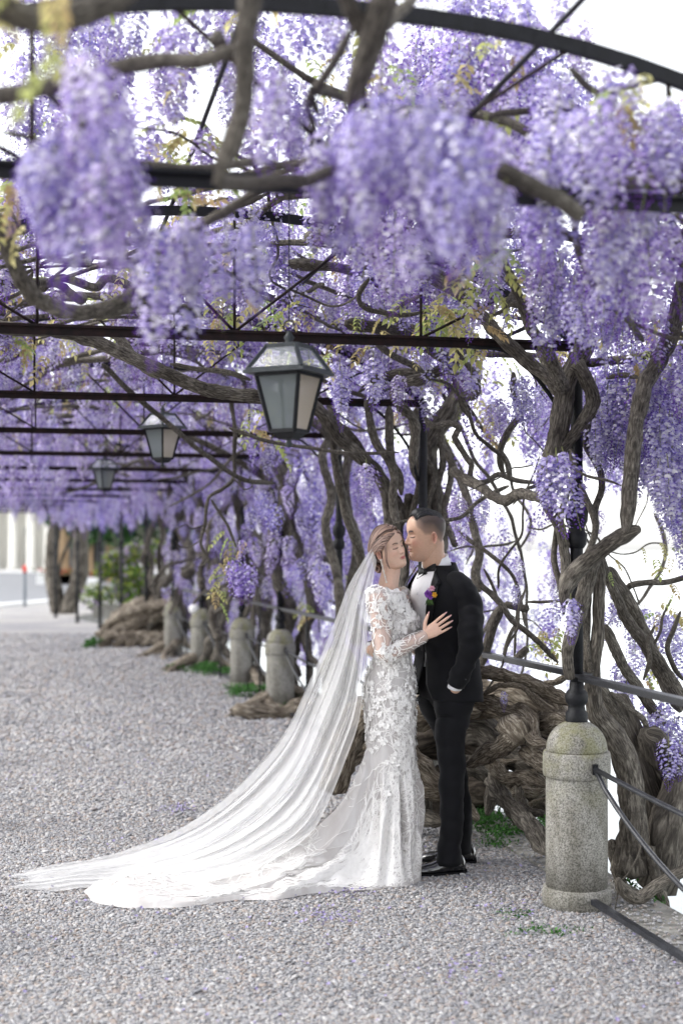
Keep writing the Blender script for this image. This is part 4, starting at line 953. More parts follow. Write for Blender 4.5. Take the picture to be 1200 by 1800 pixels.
# trousers
tb = MB()
hipL = loft([(G(-.012, 0, z), gf, d, gl, w, 2.4) for z, d, w in ((.80, .085, .14), (.84, .112, .168), (.90, .128, .182), (1.0, .118, .165), (1.06, .110, .155))], 40); tb.add(*hipL)
footN = np.array((.532, 6.905, 0)); footF = np.array((.600, 7.16, 0))
def leg(hip, foot, sd__):
    p0 = hip; kn = hip * .48 + (foot + np.array((0, 0, .52))) * .52
    pts = [(*p0, .106), (*(p0 * .7 + kn * .3), .104), (*(p0 * .35 + kn * .65), .091), (*(kn + gf * .012), .079), (*(kn * .5 + (foot + GZ * .27) * .5), .067), (*(foot + GZ * .22 + gf * .0), .061), (*(foot + GZ * .12 + gf * .012), .063), (*(foot + GZ * .055 + gf * .014), .068)]
    v, f, uv = limb(pts, 36, .014, .014, sd__, ecc=.93, noise_s=11)
    tb.add(v, f, uv)
leg(G(.022, .085, .86), footN, 1.0); leg(G(.015, -.085, .86), footF, 5.0)
to = tb.build('trousers', M['suit'], groom)
# side stripe and pocket edge
def shoe(foot, d):
    d = np.array(Vector(d).normalized()); s_ = np.cross(GZ, d); prof = [(-.095, .020, .050), (-.08, .033, .072), (-.05, .037, .082), (-.01, .037, .078), (.035, .041, .060), (.08, .046, .046), (.12, .045, .040), (.155, .036, .034), (.178, .018, .026), (.186, .006, .018)]
    mb = MB(); v = []; f = []; n = 22
    for (x, w, h) in prof:
        for k in range(n):
            t = 2 * PI * k / n; y = math.cos(t) * w; z = .016 + max(0, math.sin(t)) ** .75 * (h * 1.15 - .008) if math.sin(t) > 0 else .016 - .004 * 1
            v.append(foot + d * x + s_ * y + GZ * z)
    for i in range(len(prof) - 1):
        for k in range(n): f.append((i*n+k, i*n+(k+1)%n, (i+1)*n+(k+1)%n, (i+1)*n+k))
    f.append(tuple(range(n))[::-1]); f.append(tuple((len(prof)-1)*n+k for k in range(n)))
    mb.add(v, f)
    for q in range(4):
        c0 = foot + d * (.028 + .016 * q) + GZ * (.066 - .0055 * q)
        mb.tube([c0 - s_ * .018 - GZ * .004, c0 + GZ * .006 + d * .004, c0 + s_ * .018 - GZ * .004], .0028, 6)
    so_ = mb.build('shoe', M['patent'], groom)
    sm = MB(); v = []; f = []; out = [(x, w + .004) for x, w, h in prof]
    pts = [(x, w) for x, w in out] + [(x, -w) for x, w in out[::-1]]; n = len(pts)
    for zz in (.0, .0145):
        for x, y in pts: v.append(foot + d * x + s_ * y + GZ * (zz + (.008 if zz == 0 and x > .11 else 0)))
    f = [tuple(range(n))[::-1], tuple(range(n, 2*n))] + [(k, (k+1)%n, n+(k+1)%n, n+k) for k in range(n)]
    sm.add(v, f); sm.build('sole', M['suit'], so_, smooth=False)
    hl_ = MB(); hv_ = []
    for zz in (-.004, .022):
        for x, y in ((-.098, -.026), (-.098, .026), (-.035, .034), (-.035, -.034)): hv_.append(foot + d * x + s_ * y + GZ * (zz+.004))
    hl_.add(hv_, [(0,1,2,3),(7,6,5,4),(0,4,5,1),(1,5,6,2),(2,6,7,3),(3,7,4,0)]); hl_.build('heel', M['suit'], so_, smooth=False)
shoe(footN + np.array((-.025, 0, 0)), (-.97, -.22, 0)); shoe(footF + np.array((-.02, 0, 0)), (-.99, .05, 0))

# ------------------------------------------------------------------ the bride
M['gown'] = None
def gown_mat():
    m, nt, N, L, b = new_mat('sheer white gown tulle')
    tc = N.new('ShaderNodeTexCoord'); mp = N.new('ShaderNodeMapping'); mp.inputs['Scale'].default_value = (1, 1, .35); L.new(tc.outputs['Object'], mp.inputs[0])
    nz = N.new('ShaderNodeTexNoise'); nz.inputs['Scale'].default_value = 9; nz.inputs['Detail'].default_value = 3; nz.inputs['Distortion'].default_value = 1.2; L.new(mp.outputs[0], nz.inputs['Vector'])
    cr = N.new('ShaderNodeValToRGB'); cr.color_ramp.elements[0].color = (.60, .565, .545, 1); cr.color_ramp.elements[1].color = (.72, .70, .685, 1); cr.color_ramp.elements[0].position = .35; cr.color_ramp.elements[1].position = .65
    L.new(nz.outputs[0], cr.inputs[0]); L.new(cr.outputs[0], b.inputs['Base Color']); b.inputs['Roughness'].default_value = .8; b.inputs['Sheen Weight'].default_value = .3
    tr = N.new('ShaderNodeBsdfTranslucent'); tr.inputs[0].default_value = (.5, .48, .48, 1); mx = N.new('ShaderNodeMixShader'); mx.inputs[0].default_value = .2
    L.new(b.outputs[0], mx.inputs[1]); L.new(tr.outputs[0], mx.inputs[2]); L.new(mx.outputs[0], N['Material Output'].inputs[0])
    wv = N.new('ShaderNodeTexNoise'); wv.inputs['Scale'].default_value = 30; L.new(mp.outputs[0], wv.inputs['Vector'])
    bp = N.new('ShaderNodeBump'); bp.inputs['Strength'].default_value = .35; bp.inputs['Distance'].default_value = .01; L.new(wv.outputs[0], bp.inputs['Height']); L.new(bp.outputs[0], b.inputs['Normal'])
    return m
def sheer_mat(name, alpha, col, trl=.35, stripe=0.0, sscale=90):
    m, nt, N, L, b = new_mat(name)
    b.inputs['Base Color'].default_value = (*col, 1); b.inputs['Roughness'].default_value = .7
    tr = N.new('ShaderNodeBsdfTranslucent'); tr.inputs[0].default_value = (*col, 1); mx = N.new('ShaderNodeMixShader'); mx.inputs[0].default_value = trl
    L.new(b.outputs[0], mx.inputs[1]); L.new(tr.outputs[0], mx.inputs[2])
    tp = N.new('ShaderNodeBsdfTransparent'); m2 = N.new('ShaderNodeMixShader'); m2.inputs[0].default_value = alpha
    if stripe:
        tc = N.new('ShaderNodeTexCoord'); mp = N.new('ShaderNodeMapping'); mp.inputs['Scale'].default_value = (sscale, 1.2, 1); L.new(tc.outputs['UV'], mp.inputs[0])
        nz = N.new('ShaderNodeTexNoise'); nz.inputs['Scale'].default_value = 1.0; nz.inputs['Detail'].default_value = 4; L.new(mp.outputs[0], nz.inputs['Vector'])
        mr = N.new('ShaderNodeMapRange'); mr.inputs[1].default_value = .3; mr.inputs[2].default_value = .7; mr.inputs[3].default_value = alpha - stripe; mr.inputs[4].default_value = min(1, alpha + stripe)
        L.new(nz.outputs[0], mr.inputs[0]); L.new(mr.outputs[0], m2.inputs[0])
    L.new(tp.outputs[0], m2.inputs[1]); L.new(mx.outputs[0], m2.inputs[2]); L.new(m2.outputs[0], N['Material Output'].inputs[0])
    return m
M['gown'] = gown_mat()
M['lace'] = mat('white lace applique', (.84,.825,.80), .75, 0, .04, 60, sheen=.2)
M['sleeve'] = sheer_mat('sheer sleeve tulle', .42, (.82,.78,.77))
M['veil'] = sheer_mat('veil tulle', .41, (.80,.80,.80), .35, .03, 14)

BO = np.array((.235, 6.86, 0.)); bf2 = Vector((math.cos(R(24)), -math.sin(R(24)), 0)); bl2 = Vector((0, 0, 1)).cross(bf2); bf, bl = np.array(bf2), np.array(bl2)
bride = empty('person', tuple(BO), label='woman with closed eyes in a white lace gown, long veil and pearl earring', cat='person')
def Bp(a, b, c): return BO + bf * a + bl * b + GZ * c
bh = basis((math.cos(R(46)), -math.sin(R(46)), 0), roll=R(17), pitch=R(5))
BH = np.array((.2300, 6.865, 1.580))
bsk = np.array((.68, .46, .35))
bb = MB(); v, f, c = head_geo(BH, bh, True, .87, bsk); bb.add(v, f, col=c)
for sgn in (-1, 1):
    ev_, ef_, ec_ = ear_geo(BH + bh[0] * -.008 + bh[1] * sgn * .0585 + bh[2] * -.012, bh, sgn, .85); bb.add(ev_, ef_, col=ec_)
pieces = []
pieces.append(limb([(*Bp(-.02, 0, 1.30), .06), (*Bp(-.012, 0, 1.395), .050), (*(BH + bh[0] * -.022 + bh[2] * -.095), .045), (*(BH + bh[0] * -.022 + bh[2] * -.03), .048)], 24, .012)[:2])
# shoulders and upper chest
pieces.append(loft([(Bp(x, 0, z), bf, d, bl, w, 2.2) for z, x, d, w in ((.95, -.01, .05, .07), (1.08, 0, .05, .06), (1.18, .005, .06, .08), (1.28, .0, .070, .11), (1.345, -.008, .062, .15), (1.372, -.012, .05, .12), (1.40, -.015, .042, .062))], 28))
BS = Bp(.000, -.150, 1.335)          # near shoulder
BE = np.array((.208, 6.690, 1.085)); BW = np.array((.396, 6.735, 1.168))
pieces.append(limb([(*Bp(-.012, -.10, 1.345), .045), (*BS, .047), (*(BS * .5 + BE * .5), .041), (*BE, .034), (*(BE * .5 + BW * .5), .032), (*BW, .023)], 20, .014)[:2])
BS2 = Bp(-.012, .155, 1.335)
pieces.append(limb([(*BS2, .045), (.36, 7.12, 1.10, .038), (.47, 7.28, 1.08, .030)], 16, .02)[:2])
v, f = remesh(pieces, .006, 5); bb.add(v, f, col=bsk)
hp, tips, hn = hand_geo(BW, (.90, .02, .60), (.03, -1, .1), .150, (.10, .12, .14, .16), .10, .95, 1)
v, f = remesh(hp, .0018, 2); bb.add(v, f, col=bsk * np.array((1.04, 1.0, 1.0)))
for q, d_, r_ in tips:   # long pale nails
    s_ = np.cross(d_, hn); s_ /= np.linalg.norm(s_); n_ = np.cross(s_, d_)
    vv = [q - s_ * r_ * .55 - d_ * .004 + n_ * r_ * .62, q + s_ * r_ * .55 - d_ * .004 + n_ * r_ * .62, q + s_ * r_ * .42 + d_ * .012 + n_ * r_ * .2, q - s_ * r_ * .42 + d_ * .012 + n_ * r_ * .2, q + d_ * .017 + n_ * r_ * .1]
    if n_.dot(hn) < 0: vv = [x - 2 * n_ * np.dot(x - q, n_) for x in vv]
    bb.add(vv, [(0, 1, 2, 3), (3, 2, 4)], col=(.62, .36, .34))
bb.build('body', M['skin'], bride)

# hair: swept back from a parting into a low bun
hb = MB(); rs = np.random.RandomState(11)
bun = np.array((-.086, .0, -.072))
def hsurf(a, b, c, off):
    p = np.array((a, b, c)); k = math.sqrt((a / (.099 if a < 0 else .088)) ** 2 + (b / .075) ** 2 + ((c - .0) / .119) ** 2); return p / max(k, 1e-5) * (1 + off / .09)
for i in range(520):
    tone = np.array((.10, .055, .042)) * rs.uniform(.5, 1.3) if rs.rand() < .55 else np.array((.36, .24, .19)) * rs.uniform(.7, 1.25)
    sgn = -1 if i % 2 else 1; q = rs.rand() ** .8
    # start on the hairline: from centre parting down to the temple and ear
    st = np.array((.080 - .035 * q ** 2 - .03 * q, sgn * (.006 + .066 * q ** .8), .086 - .078 * q ** 1.15))
    if rs.rand() < .45:  # start further back on the parting
        st = np.array((rs.uniform(-.03, .075), sgn * .004, .115))
    off = .006 + rs.rand() * .008; pts = []
    end = bun + np.array((rs.uniform(-.015, .02), sgn * rs.uniform(0, .022), rs.uniform(-.02, .03)))
    for t in np.linspace(0, 1, 9):
        p = st * (1 - t) + end * t + np.array((0, sgn * .055 * math.sin(PI * t) * (1 if abs(st[1]) < .03 else .6), .035 * math.sin(PI * t)))
        p = hsurf(*p, off + .004 * math.sin(PI * t)); 
        if t > .85: w = (t - .85) / .15; p = p * (1 - w) + end * w
        pts.append(BH + (bh[0] * (p[0] * (1.0 if p[0] > 0 else 1.16)) + bh[1] * p[1] + bh[2] * p[2]) * .885)
    hb.tube(catmull(pts, .012), .0030, 5, col=tone)
for i in range(110):  # the twisted bun
    tone = np.array((.10, .055, .042)) * rs.uniform(.5, 1.4) if rs.rand() < .6 else np.array((.33, .22, .17))
    t0 = rs.rand() * 2 * PI; rr = rs.uniform(.012, .030); tilt = rs.uniform(-.5, .5); pts = []
    for t in np.linspace(0, 4.2, 12):
        p = bun + np.array((-.012 + math.cos(t + t0) * rr * .85 * math.cos(tilt), math.sin(tilt) * rr + (rs.rand() - .5) * .004 + (.022 if i % 3 == 0 else -.010 if i % 3 == 1 else .006) , math.sin(t + t0) * rr - .012))
        pts.append(BH + (bh[0] * p[0] + bh[1] * p[1] + bh[2] * p[2]))
    hb.tube(catmull(pts, .010), .0034, 5, col=tone)
for k in range(3):   # loose strand before the ear
    pts = [BH + bh[0] * (.052 - .004 * k) + bh[1] * -.066 + bh[2] * .040, BH + bh[0] * (.050 - .006 * k) + bh[1] * -.073 + bh[2] * .0, BH + bh[0] * (.036 - .005 * k) + bh[1] * -.071 + bh[2] * -.045, BH + bh[0] * .030 + bh[1] * -.064 + bh[2] * -.085]
    hb.tube(catmull(pts, .010), .0018, 5, col=(.22,.14,.11))
    pts = [BH + bh[0] * (.052 - .004 * k) + bh[1] * .060 + bh[2] * .030, BH + bh[0] * .048 + bh[1] * .068 + bh[2] * -.03, BH + bh[0] * (.04 + .01 * k) + bh[1] * .070 + bh[2] * -.10, BH + bh[0] * (.05 + .01 * k) + bh[1] * .066 + bh[2] * -.15]
    hb.tube(catmull(pts, .010), .0014, 5, col=(.28,.18,.14))
v, f = loft([(BH + bh[0] * (a0 * .87 - .004) + bh[2] * c0 * .87, bh[0], r1 * .93, bh[1], r2 * .90, 2.0) for c0, a0, r1, r2 in ((-.06, -.045, .045, .055), (-.03, -.030, .066, .066), (0, -.022, .076, .0705), (.03, -.014, .082, .073), (.06, -.008, .084, .073), (.085, -.004, .074, .065), (.105, -.003, .052, .047), (.118, -.002, .02, .02))], 28)
hb.add(v, f, col=(.09,.05,.04)); hb.build('hair', M['hair_v'], bride)

# pearl drop earrings
eb = MB(); e0 = BH + bh[0] * -.006 + bh[1] * -.070 + bh[2] * -.036
for i in range(13):
    c0 = e0 + np.array((.0022 * i, -.0006 * i, -.0088 * i)); r_ = (.0062 if i == 0 else .0040 + .0012 * ((i * 7) % 3 == 0))
    prof = [(r_ * math.sin(PI * q / 6), -r_ * math.cos(PI * q / 6)) for q in range(7)]; eb.lathe([(max(a, 1e-4), b) for a, b in prof], c0, 10)
eb.build('earring', M['pearl'], bride)

# ---- gown surface
GT = [ # z, centre x offset, front(+x) half, depth half   (silhouette measured across the picture)
 (.60, .002, .116, .120), (.69, .002, .118, .125), (.80, -.002, .122, .132), (.92, -.003, .122, .136), (1.0, .004, .108, .122), (1.075, .010, .084, .102), (1.13, .016, .088, .108), (1.19, .022, .102, .122), (1.235, .026, .110, .130), (1.29, .010, .092, .142), (1.335, -.010, .080, .160), (1.372, -.016, .074, .152)]
RT = [(0, .150), (20, .16), (45, .19), (75, .26), (100, .28), (130, .26), (160, .30), (172, .40)]   # placeholder (overwritten below)
outl = [(.362, 6.87), (.372, 6.76), (.335, 6.67), (.20, 6.60), (.02, 6.55), (-.16, 6.47), (-.32, 6.34), (-.50, 6.36), (-.70, 6.235), (-.90, 6.25), (-1.06, 6.36), (-1.16, 6.55), (-1.10, 6.80), (-.80, 7.0), (-.45, 7.10), (-.1, 7.12), (.12, 7.10), (.25, 7.06), (.31, 7.0), (.35, 6.94)]
oa = np.array([math.atan2(y - BO[1], x - BO[0]) % (2 * PI) for x, y in outl]); orr = np.array([math.hypot(x - BO[0], y - BO[1]) for x, y in outl])
od = np.argsort(oa); oa = oa[od]; orr = orr[od]; oa_ = np.r_[oa[-3:] - 2*PI, oa, oa[:3] + 2*PI]; or_ = np.r_[orr[-3:], orr, orr[:3]]
Z0 = .62
def gown_pt(t, q, off=0.0):
    "q in 0..1: body from neckline (0) to Z0 (.45), then the skirt and train (.45..1)"
    ct, st = math.cos(t), math.sin(t)
    if q <= .45:
        z = 1.372 + (Z0 - 1.372) * q / .45; cx, hx, hy = smooth_interp(GT, z)
        fold = .0
        bust = 0.0
        x = BO[0] + cx + ct * (hx + off + fold); y = BO[1] + st * (hy + off)
        if z > 1.13 and z < 1.30: # two soft cups
            pass
        zz = z + (.022 * (st * -1) * 0 if z < 1.3 else 0)
        wr = .0025 * fbm(x * 14, y * 14, z * 20, 2)
        return np.array((x + ct * wr, y + st * wr, zz))
    s_ = (q - .45) / .55; cx, hx, hy = smooth_interp(GT, Z0)
    r0 = 1 / math.sqrt((ct / hx) ** 2 + (st / hy) ** 2); Rr = float(np.interp(t % (2 * PI), oa_, or_))
    big = min(1, max(0, (Rr - .16) / .9))
    Rr *= 1 + .020 * math.sin(9 * t + 1) + .014 * math.sin(17 * t) * big
    Rr *= 1 + .16 * big * fbm(math.cos(t) * 3.2, math.sin(t) * 3.2, 8.1, 2)
    n_ = 1 + 3.9 * big; e_ = 2.2 - 1.15 * big
    g = s_ ** e_
    r = r0 + (Rr - r0) * g; z = Z0 * (1 - s_) ** n_ if big > .02 else Z0 * (1 - s_)
    amp = min(1, s_ * 3.2)
    wob = 1.3 * fbm(ct * 1.5, st * 1.5, s_ * 1.7, 2)
    fd = math.sin(13 * t + 2.6 * wob + 1.0) * .55 + math.sin(23 * t + 3 * wob) * .3 + math.sin(7 * t - 2 * wob) * .45
    if s_ < .999: r += amp * fd * (.016 + .026 * (1 - abs(2 * s_ - 1))) * (1 - s_ ** 6)
    x = BO[0] + cx + ct * (r + off * (1 - s_)); y = BO[1] + st * (r + off * (1 - s_))
    fl = min(1, max(0, (r - .22) / .25))
    edge = 1 - s_ ** 26
    puff = (.050 + .045 * fbm(x * 2.2, y * 2.6, 1.3, 2) + .050 * max(0, fbm(x * 4.5 + 3, y * 7, 4.4, 3)) + .011 * fd + .010 * fbm(x * 14, y * 14, 2.2, 2))
    z = z + fl * puff * edge + (1 - fl) * .010 * fbm(x * 12, y * 12, z * 4, 2) * amp
    return np.array((x, y, max(z, .006 + .006 * (1 - s_)) + off * s_))
nt_, nq_ = 300, 190; gv = []; gfc = []
for j in range(nq_):
    q = j / (nq_ - 1)
    for i in range(nt_): gv.append(gown_pt(2 * PI * i / nt_, q))
for j in range(nq_ - 1):
    for i in range(nt_): gfc.append((j*nt_+i, (j+1)*nt_+i, (j+1)*nt_+(i+1)%nt_, j*nt_+(i+1)%nt_))
gm = MB(); gm.add(gv, gfc); gown = gm.build('gown', M['gown'], bride)
# sheer sleeve
for (pts, sd_) in (([(*Bp(-.012, -.125, 1.352), .050), (*BS, .055), (*(BS * .5 + BE * .5), .048), (*BE, .041), (*(BE * .5 + BW * .5), .0375), (*(BW - (BW - BE) * .0), .0285)], 1), ([(*BS2, .053), (.36, 7.12, 1.10, .044), (.47, 7.28, 1.08, .035)], 2)):
    v, f, uv = limb(pts, 26, .012, .004, sd_); sm_ = MB(); sm_.add(v, f, uv); sl = sm_.build('sleeve', M['sleeve'], bride)
    if sd_ == 1: near_sleeve = [np.array(p) for p in catmull([np.array(p) for p in pts], .012)]
# lace: veins as raised ribbons following the cloth, flowers on bodice and hips
lace = MB(); rs = np.random.RandomState(5)
def ribbon(fn, path, w):
    v = []; f = []; p3 = [fn(*p) for p in path]
    for i, p in enumerate(p3):
        a = p3[max(0, i-1)]; b = p3[min(len(p3)-1, i+1)]; d = b - a; d = d / max(np.linalg.norm(d), 1e-9)
        e = 1e-3; n = np.cross(fn(path[i][0] + e, path[i][1]) - p, fn(path[i][0], path[i][1] + e) - p); n = n / max(np.linalg.norm(n), 1e-9)
        s_ = np.cross(d, n); ww = w * (.6 + .4 * math.sin(PI * i / (len(p3) - 1))) * rs.uniform(.75, 1.25)
        v += [p - s_ * ww, p + s_ * ww]
    for i in range(len(p3) - 1): f.append((2*i, 2*i+1, 2*i+3, 2*i+2))
    lace.add(v, f)
def gfun(t, q): return gown_pt(t, min(max(q, .01), .992), .0035)
def grow(t, q, ang, n, w, depth=0):
    path = [(t, q)]
    for i in range(n):
        ang += rs.uniform(-.55, .55); p = gfun(t, q); rr = math.hypot(p[0] - BO[0], p[1] - BO[1])
        stp = .016; gt = np.linalg.norm(gfun(t + .004, q) - p) / .004; gq = np.linalg.norm(gfun(t, q + .004) - p) / .004
        dq = math.sin(ang) * stp / max(gq, .3); dt = math.cos(ang) * stp / max(gt, .08)
        if abs(dt) > .3: break
        t += dt; q += dq
        if q < .03 or q > .985: break
        path.append((t, q))
        if depth < 2 and rs.rand() < .26: grow(t, q, ang + rs.choice([-1, 1]) * rs.uniform(.6, 1.2), int(n * .6), w * .75, depth + 1)
    if len(path) > 2: ribbon(gfun, path, w)
for i in range(190):
    u = rs.rand(); q = .47 + .50 * rs.rand() if u < .62 else rs.uniform(.05, .47)
    t = rs.uniform(PI * .85, 2 * PI + .5) if rs.rand() < .85 else rs.uniform(0, 2 * PI)
    if q > .6 and math.sin(t) < .2 and abs(math.sin(t)) > .6 and rs.rand() < .6: continue
    grow(t, q, rs.uniform(0, 2 * PI), rs.randint(7, 16), .0030 if q > .4 else .0026)
# more veins over the long train
for i in range(230):
    t = rs.uniform(PI * .85, PI * 1.6); q = rs.uniform(.62, .97); grow(t, q, rs.uniform(0, 2 * PI), rs.randint(8, 20), .0032)
def sfun_factory():
    pp = near_sleeve; P_, T, U, V = frames([p[:3] for p in pp]); rad = [p[3] for p in pp]
    def fn(t, q):
        x = min(max(q, 0), 1) * (len(pp) - 1.001); i = int(x); w = x - i
        c = P_[i] * (1 - w) + P_[i+1] * w; r = (rad[i] * (1 - w) + rad[i+1] * w) + .003
        return c + (U[i] * math.cos(t) + V[i] * math.sin(t)) * r
    return fn
sfn = sfun_factory()
for i in range(130):
    t = rs.uniform(0, 2 * PI); q = rs.uniform(.02, .97); path = [(t, q)]; ang = rs.uniform(0, 2 * PI)
    for k in range(rs.randint(5, 14)):
        ang += rs.uniform(-.7, .7); t += math.cos(ang) * .22; q += math.sin(ang) * .020
        if q < 0 or q > .985: break
        path.append((t, q))
    if len(path) > 2: ribbon(sfn, path, .0026)
def applique(c, n, r):
    n = n / max(np.linalg.norm(n), 1e-9); a = np.cross(n, rs.normal(size=3)); a /= np.linalg.norm(a); b = np.cross(n, a); k = rs.randint(4, 7)
    for i in range(k):
        t = 2 * PI * i / k + rs.uniform(-.3, .3); d = a * math.cos(t) + b * math.sin(t); s_ = np.cross(n, d); L_ = r * rs.uniform(.7, 1.2); up = rs.uniform(.15, .8)
        v = [c, c + d * L_ * .5 - s_ * L_ * .36 + n * L_ * up * .6, c + d * L_ * .5 + s_ * L_ * .36 + n * L_ * up * .6, c + d * L_ * .95 - s_ * L_ * .2 + n * L_ * up * .5, c + d * L_ * .9 + s_ * L_ * .22 + n * L_ * up * .35]
        lace.add(v, [(0, 1, 2), (1, 3, 4, 2)])
for i in range(1150):
    q = rs.rand() ** 1.15 * .62; t = rs.uniform(PI * .7, 2 * PI + .8)
    dens = 1.0 if q < .10 else .62 if q < .36 else max(0.05, .5 - (q - .36) * 1.9)
    if rs.rand() > dens: continue
    p = gfun(t, q); applique(p, np.array((math.cos(t), math.sin(t), .1)), rs.uniform(.012, .020))
for i in range(190):
    q = rs.rand() ** 2.2 * .75; t = rs.uniform(0, 2 * PI); p = sfn(t, q); c = np.array(near_sleeve[min(int(q * (len(near_sleeve) - 1)), len(near_sleeve) - 1)][:3])
    applique(p, p - c, rs.uniform(.010, .019))
for i in range(150):   # ruffled neckline
    t = rs.uniform(0, 2 * PI); p = Bp(-.012 + .075 * math.cos(t), .165 * math.sin(t), 1.360 + .012 * rs.rand() + .012 * abs(math.sin(t))); applique(p, np.array((bf * math.cos(t) + bl * math.sin(t)) * .6 + GZ * .7), rs.uniform(.014, .022))
lace.build('lace', M['lace'], gown); gown.children[0]['kind'] = 'stuff'

# ---- veil: gathered at the bun, falling to the ground and trailing over the train
Lp = [(652,962,6.86),(634,992,6.92),(612,1030,7.0),(592,1082,7.06),(566,1145,7.08),(536,1215,7.1),(500,1290,7.12),(450,1352,7.12),(380,1416,7.12),(300,1466,7.12),(200,1500,7.08),(100,1520,7.0),(30,1533,6.92)]
Rp = [(662,985,6.80),(655,1030,6.76),(647,1100,6.72),(643,1180,6.70),(630,1270,6.70),(606,1340,6.68),(578,1408,6.66),(548,1462,6.62),(500,1500,6.58),(420,1538,6.52),(300,1560,6.48),(160,1562,6.52),(22,1572,6.50)]
def pline(L_):
    pts = [np.array(P(*p)) for p in L_]; return np.array(catmull(pts, .02)), None
def resamp(L_, n):
    pts = np.array(catmull([np.array(P(*p)) for p in L_], .02)); s = np.r_[0, np.cumsum(np.linalg.norm(np.diff(pts, axis=0), axis=1))]; s /= s[-1]
    q = np.linspace(0, 1, n); return np.stack([np.interp(q, s, pts[:, k]) for k in range(3)], -1)
def resamp_idx(L_, n):
    pts = [np.array(P(*p)) for p in L_]; m = len(pts) - 1; out = []
    pp = [2 * pts[0] - pts[1]] + pts + [2 * pts[-1] - pts[-2]]
    for x in np.linspace(0, m - 1e-6, n):
        i = int(x); t = x - i; a, b, c, d = pp[i], pp[i+1], pp[i+2], pp[i+3]
        out.append(.5 * ((2*b) + (c-a)*t + (2*a-5*b+4*c-d)*t*t + (3*b-a-3*c+d)*t**3))
    return np.array(out)
def veil_layer(seed, nu=260, nv=170, inset=0.0, fl=1.0, L_=Lp, R_=Rp):
    A = resamp_idx(L_, nv); B_ = resamp_idx(R_, nv); v = np.zeros((nv, nu, 3)); uv = np.zeros((nv, nu, 2)); rs = np.random.RandomState(seed)
    ph = rs.uniform(0, 6.28, 6); ks = [5, 9, 14, 22, 31, 3]
    for j in range(nv):
        t = j / (nv - 1); a = A[j]; b = B_[j]; w = b - a; W_ = np.linalg.norm(w)
        for i in range(nu):
            u = i / (nu - 1); am = 1.0
            u2 = u + (.16 * fbm(u * 5.5 + seed, t * 1.1, seed, 2) + .035 * fbm(u * 22, t * 1.6, seed + 3, 2)) * (1 - abs(2 * u - 1) ** 3)
            u2 = inset + (1 - 2 * inset) * min(max(u2, -.03), 1.03)
            dep = (.24 * fbm(u * 7 + 4, t * 1.3, seed + 7, 2) + .05 * fbm(u * 26, t * 1.5, seed, 2)) * (1 - .45 * t)
            p = a + w * u2 + np.array((0, dep * min(1, .25 + t * 2.2), 0))
            if t > .62: # lying part: depth waves turn into height
                k = min(1, (t - .62) / .2); p[1] -= dep * k * .8; p[2] += abs(dep) * k * .20 + .012 * k * fbm(p[0] * 6, p[1] * 9, seed, 2)
            gz = .010
            if p[0] < .25 and p[2] < .2:
                gz = .010
            p[2] = max(p[2], gz)
            if t > .9: p = p + np.array((.26 * fbm(u * 6, seed, 0, 2) * (t - .9) / .1 + .05 * (t - .9) / .1, 0, 0))
            v[j, i] = p; uv[j, i] = (u, t)
    f = [(j*nu+i, j*nu+i+1, (j+1)*nu+i+1, (j+1)*nu+i) for j in range(nv-1) for i in range(nu-1)]
    return v.reshape(-1, 3), f, uv.reshape(-1, 2)
vm_ = MB(); vm_.add(*veil_layer(4)); veil = vm_.build('veil', M['veil'], bride)
vm_ = MB(); vm_.add(*veil_layer(9, inset=.12)); veil2 = vm_.build('veil', M['veil'], bride)
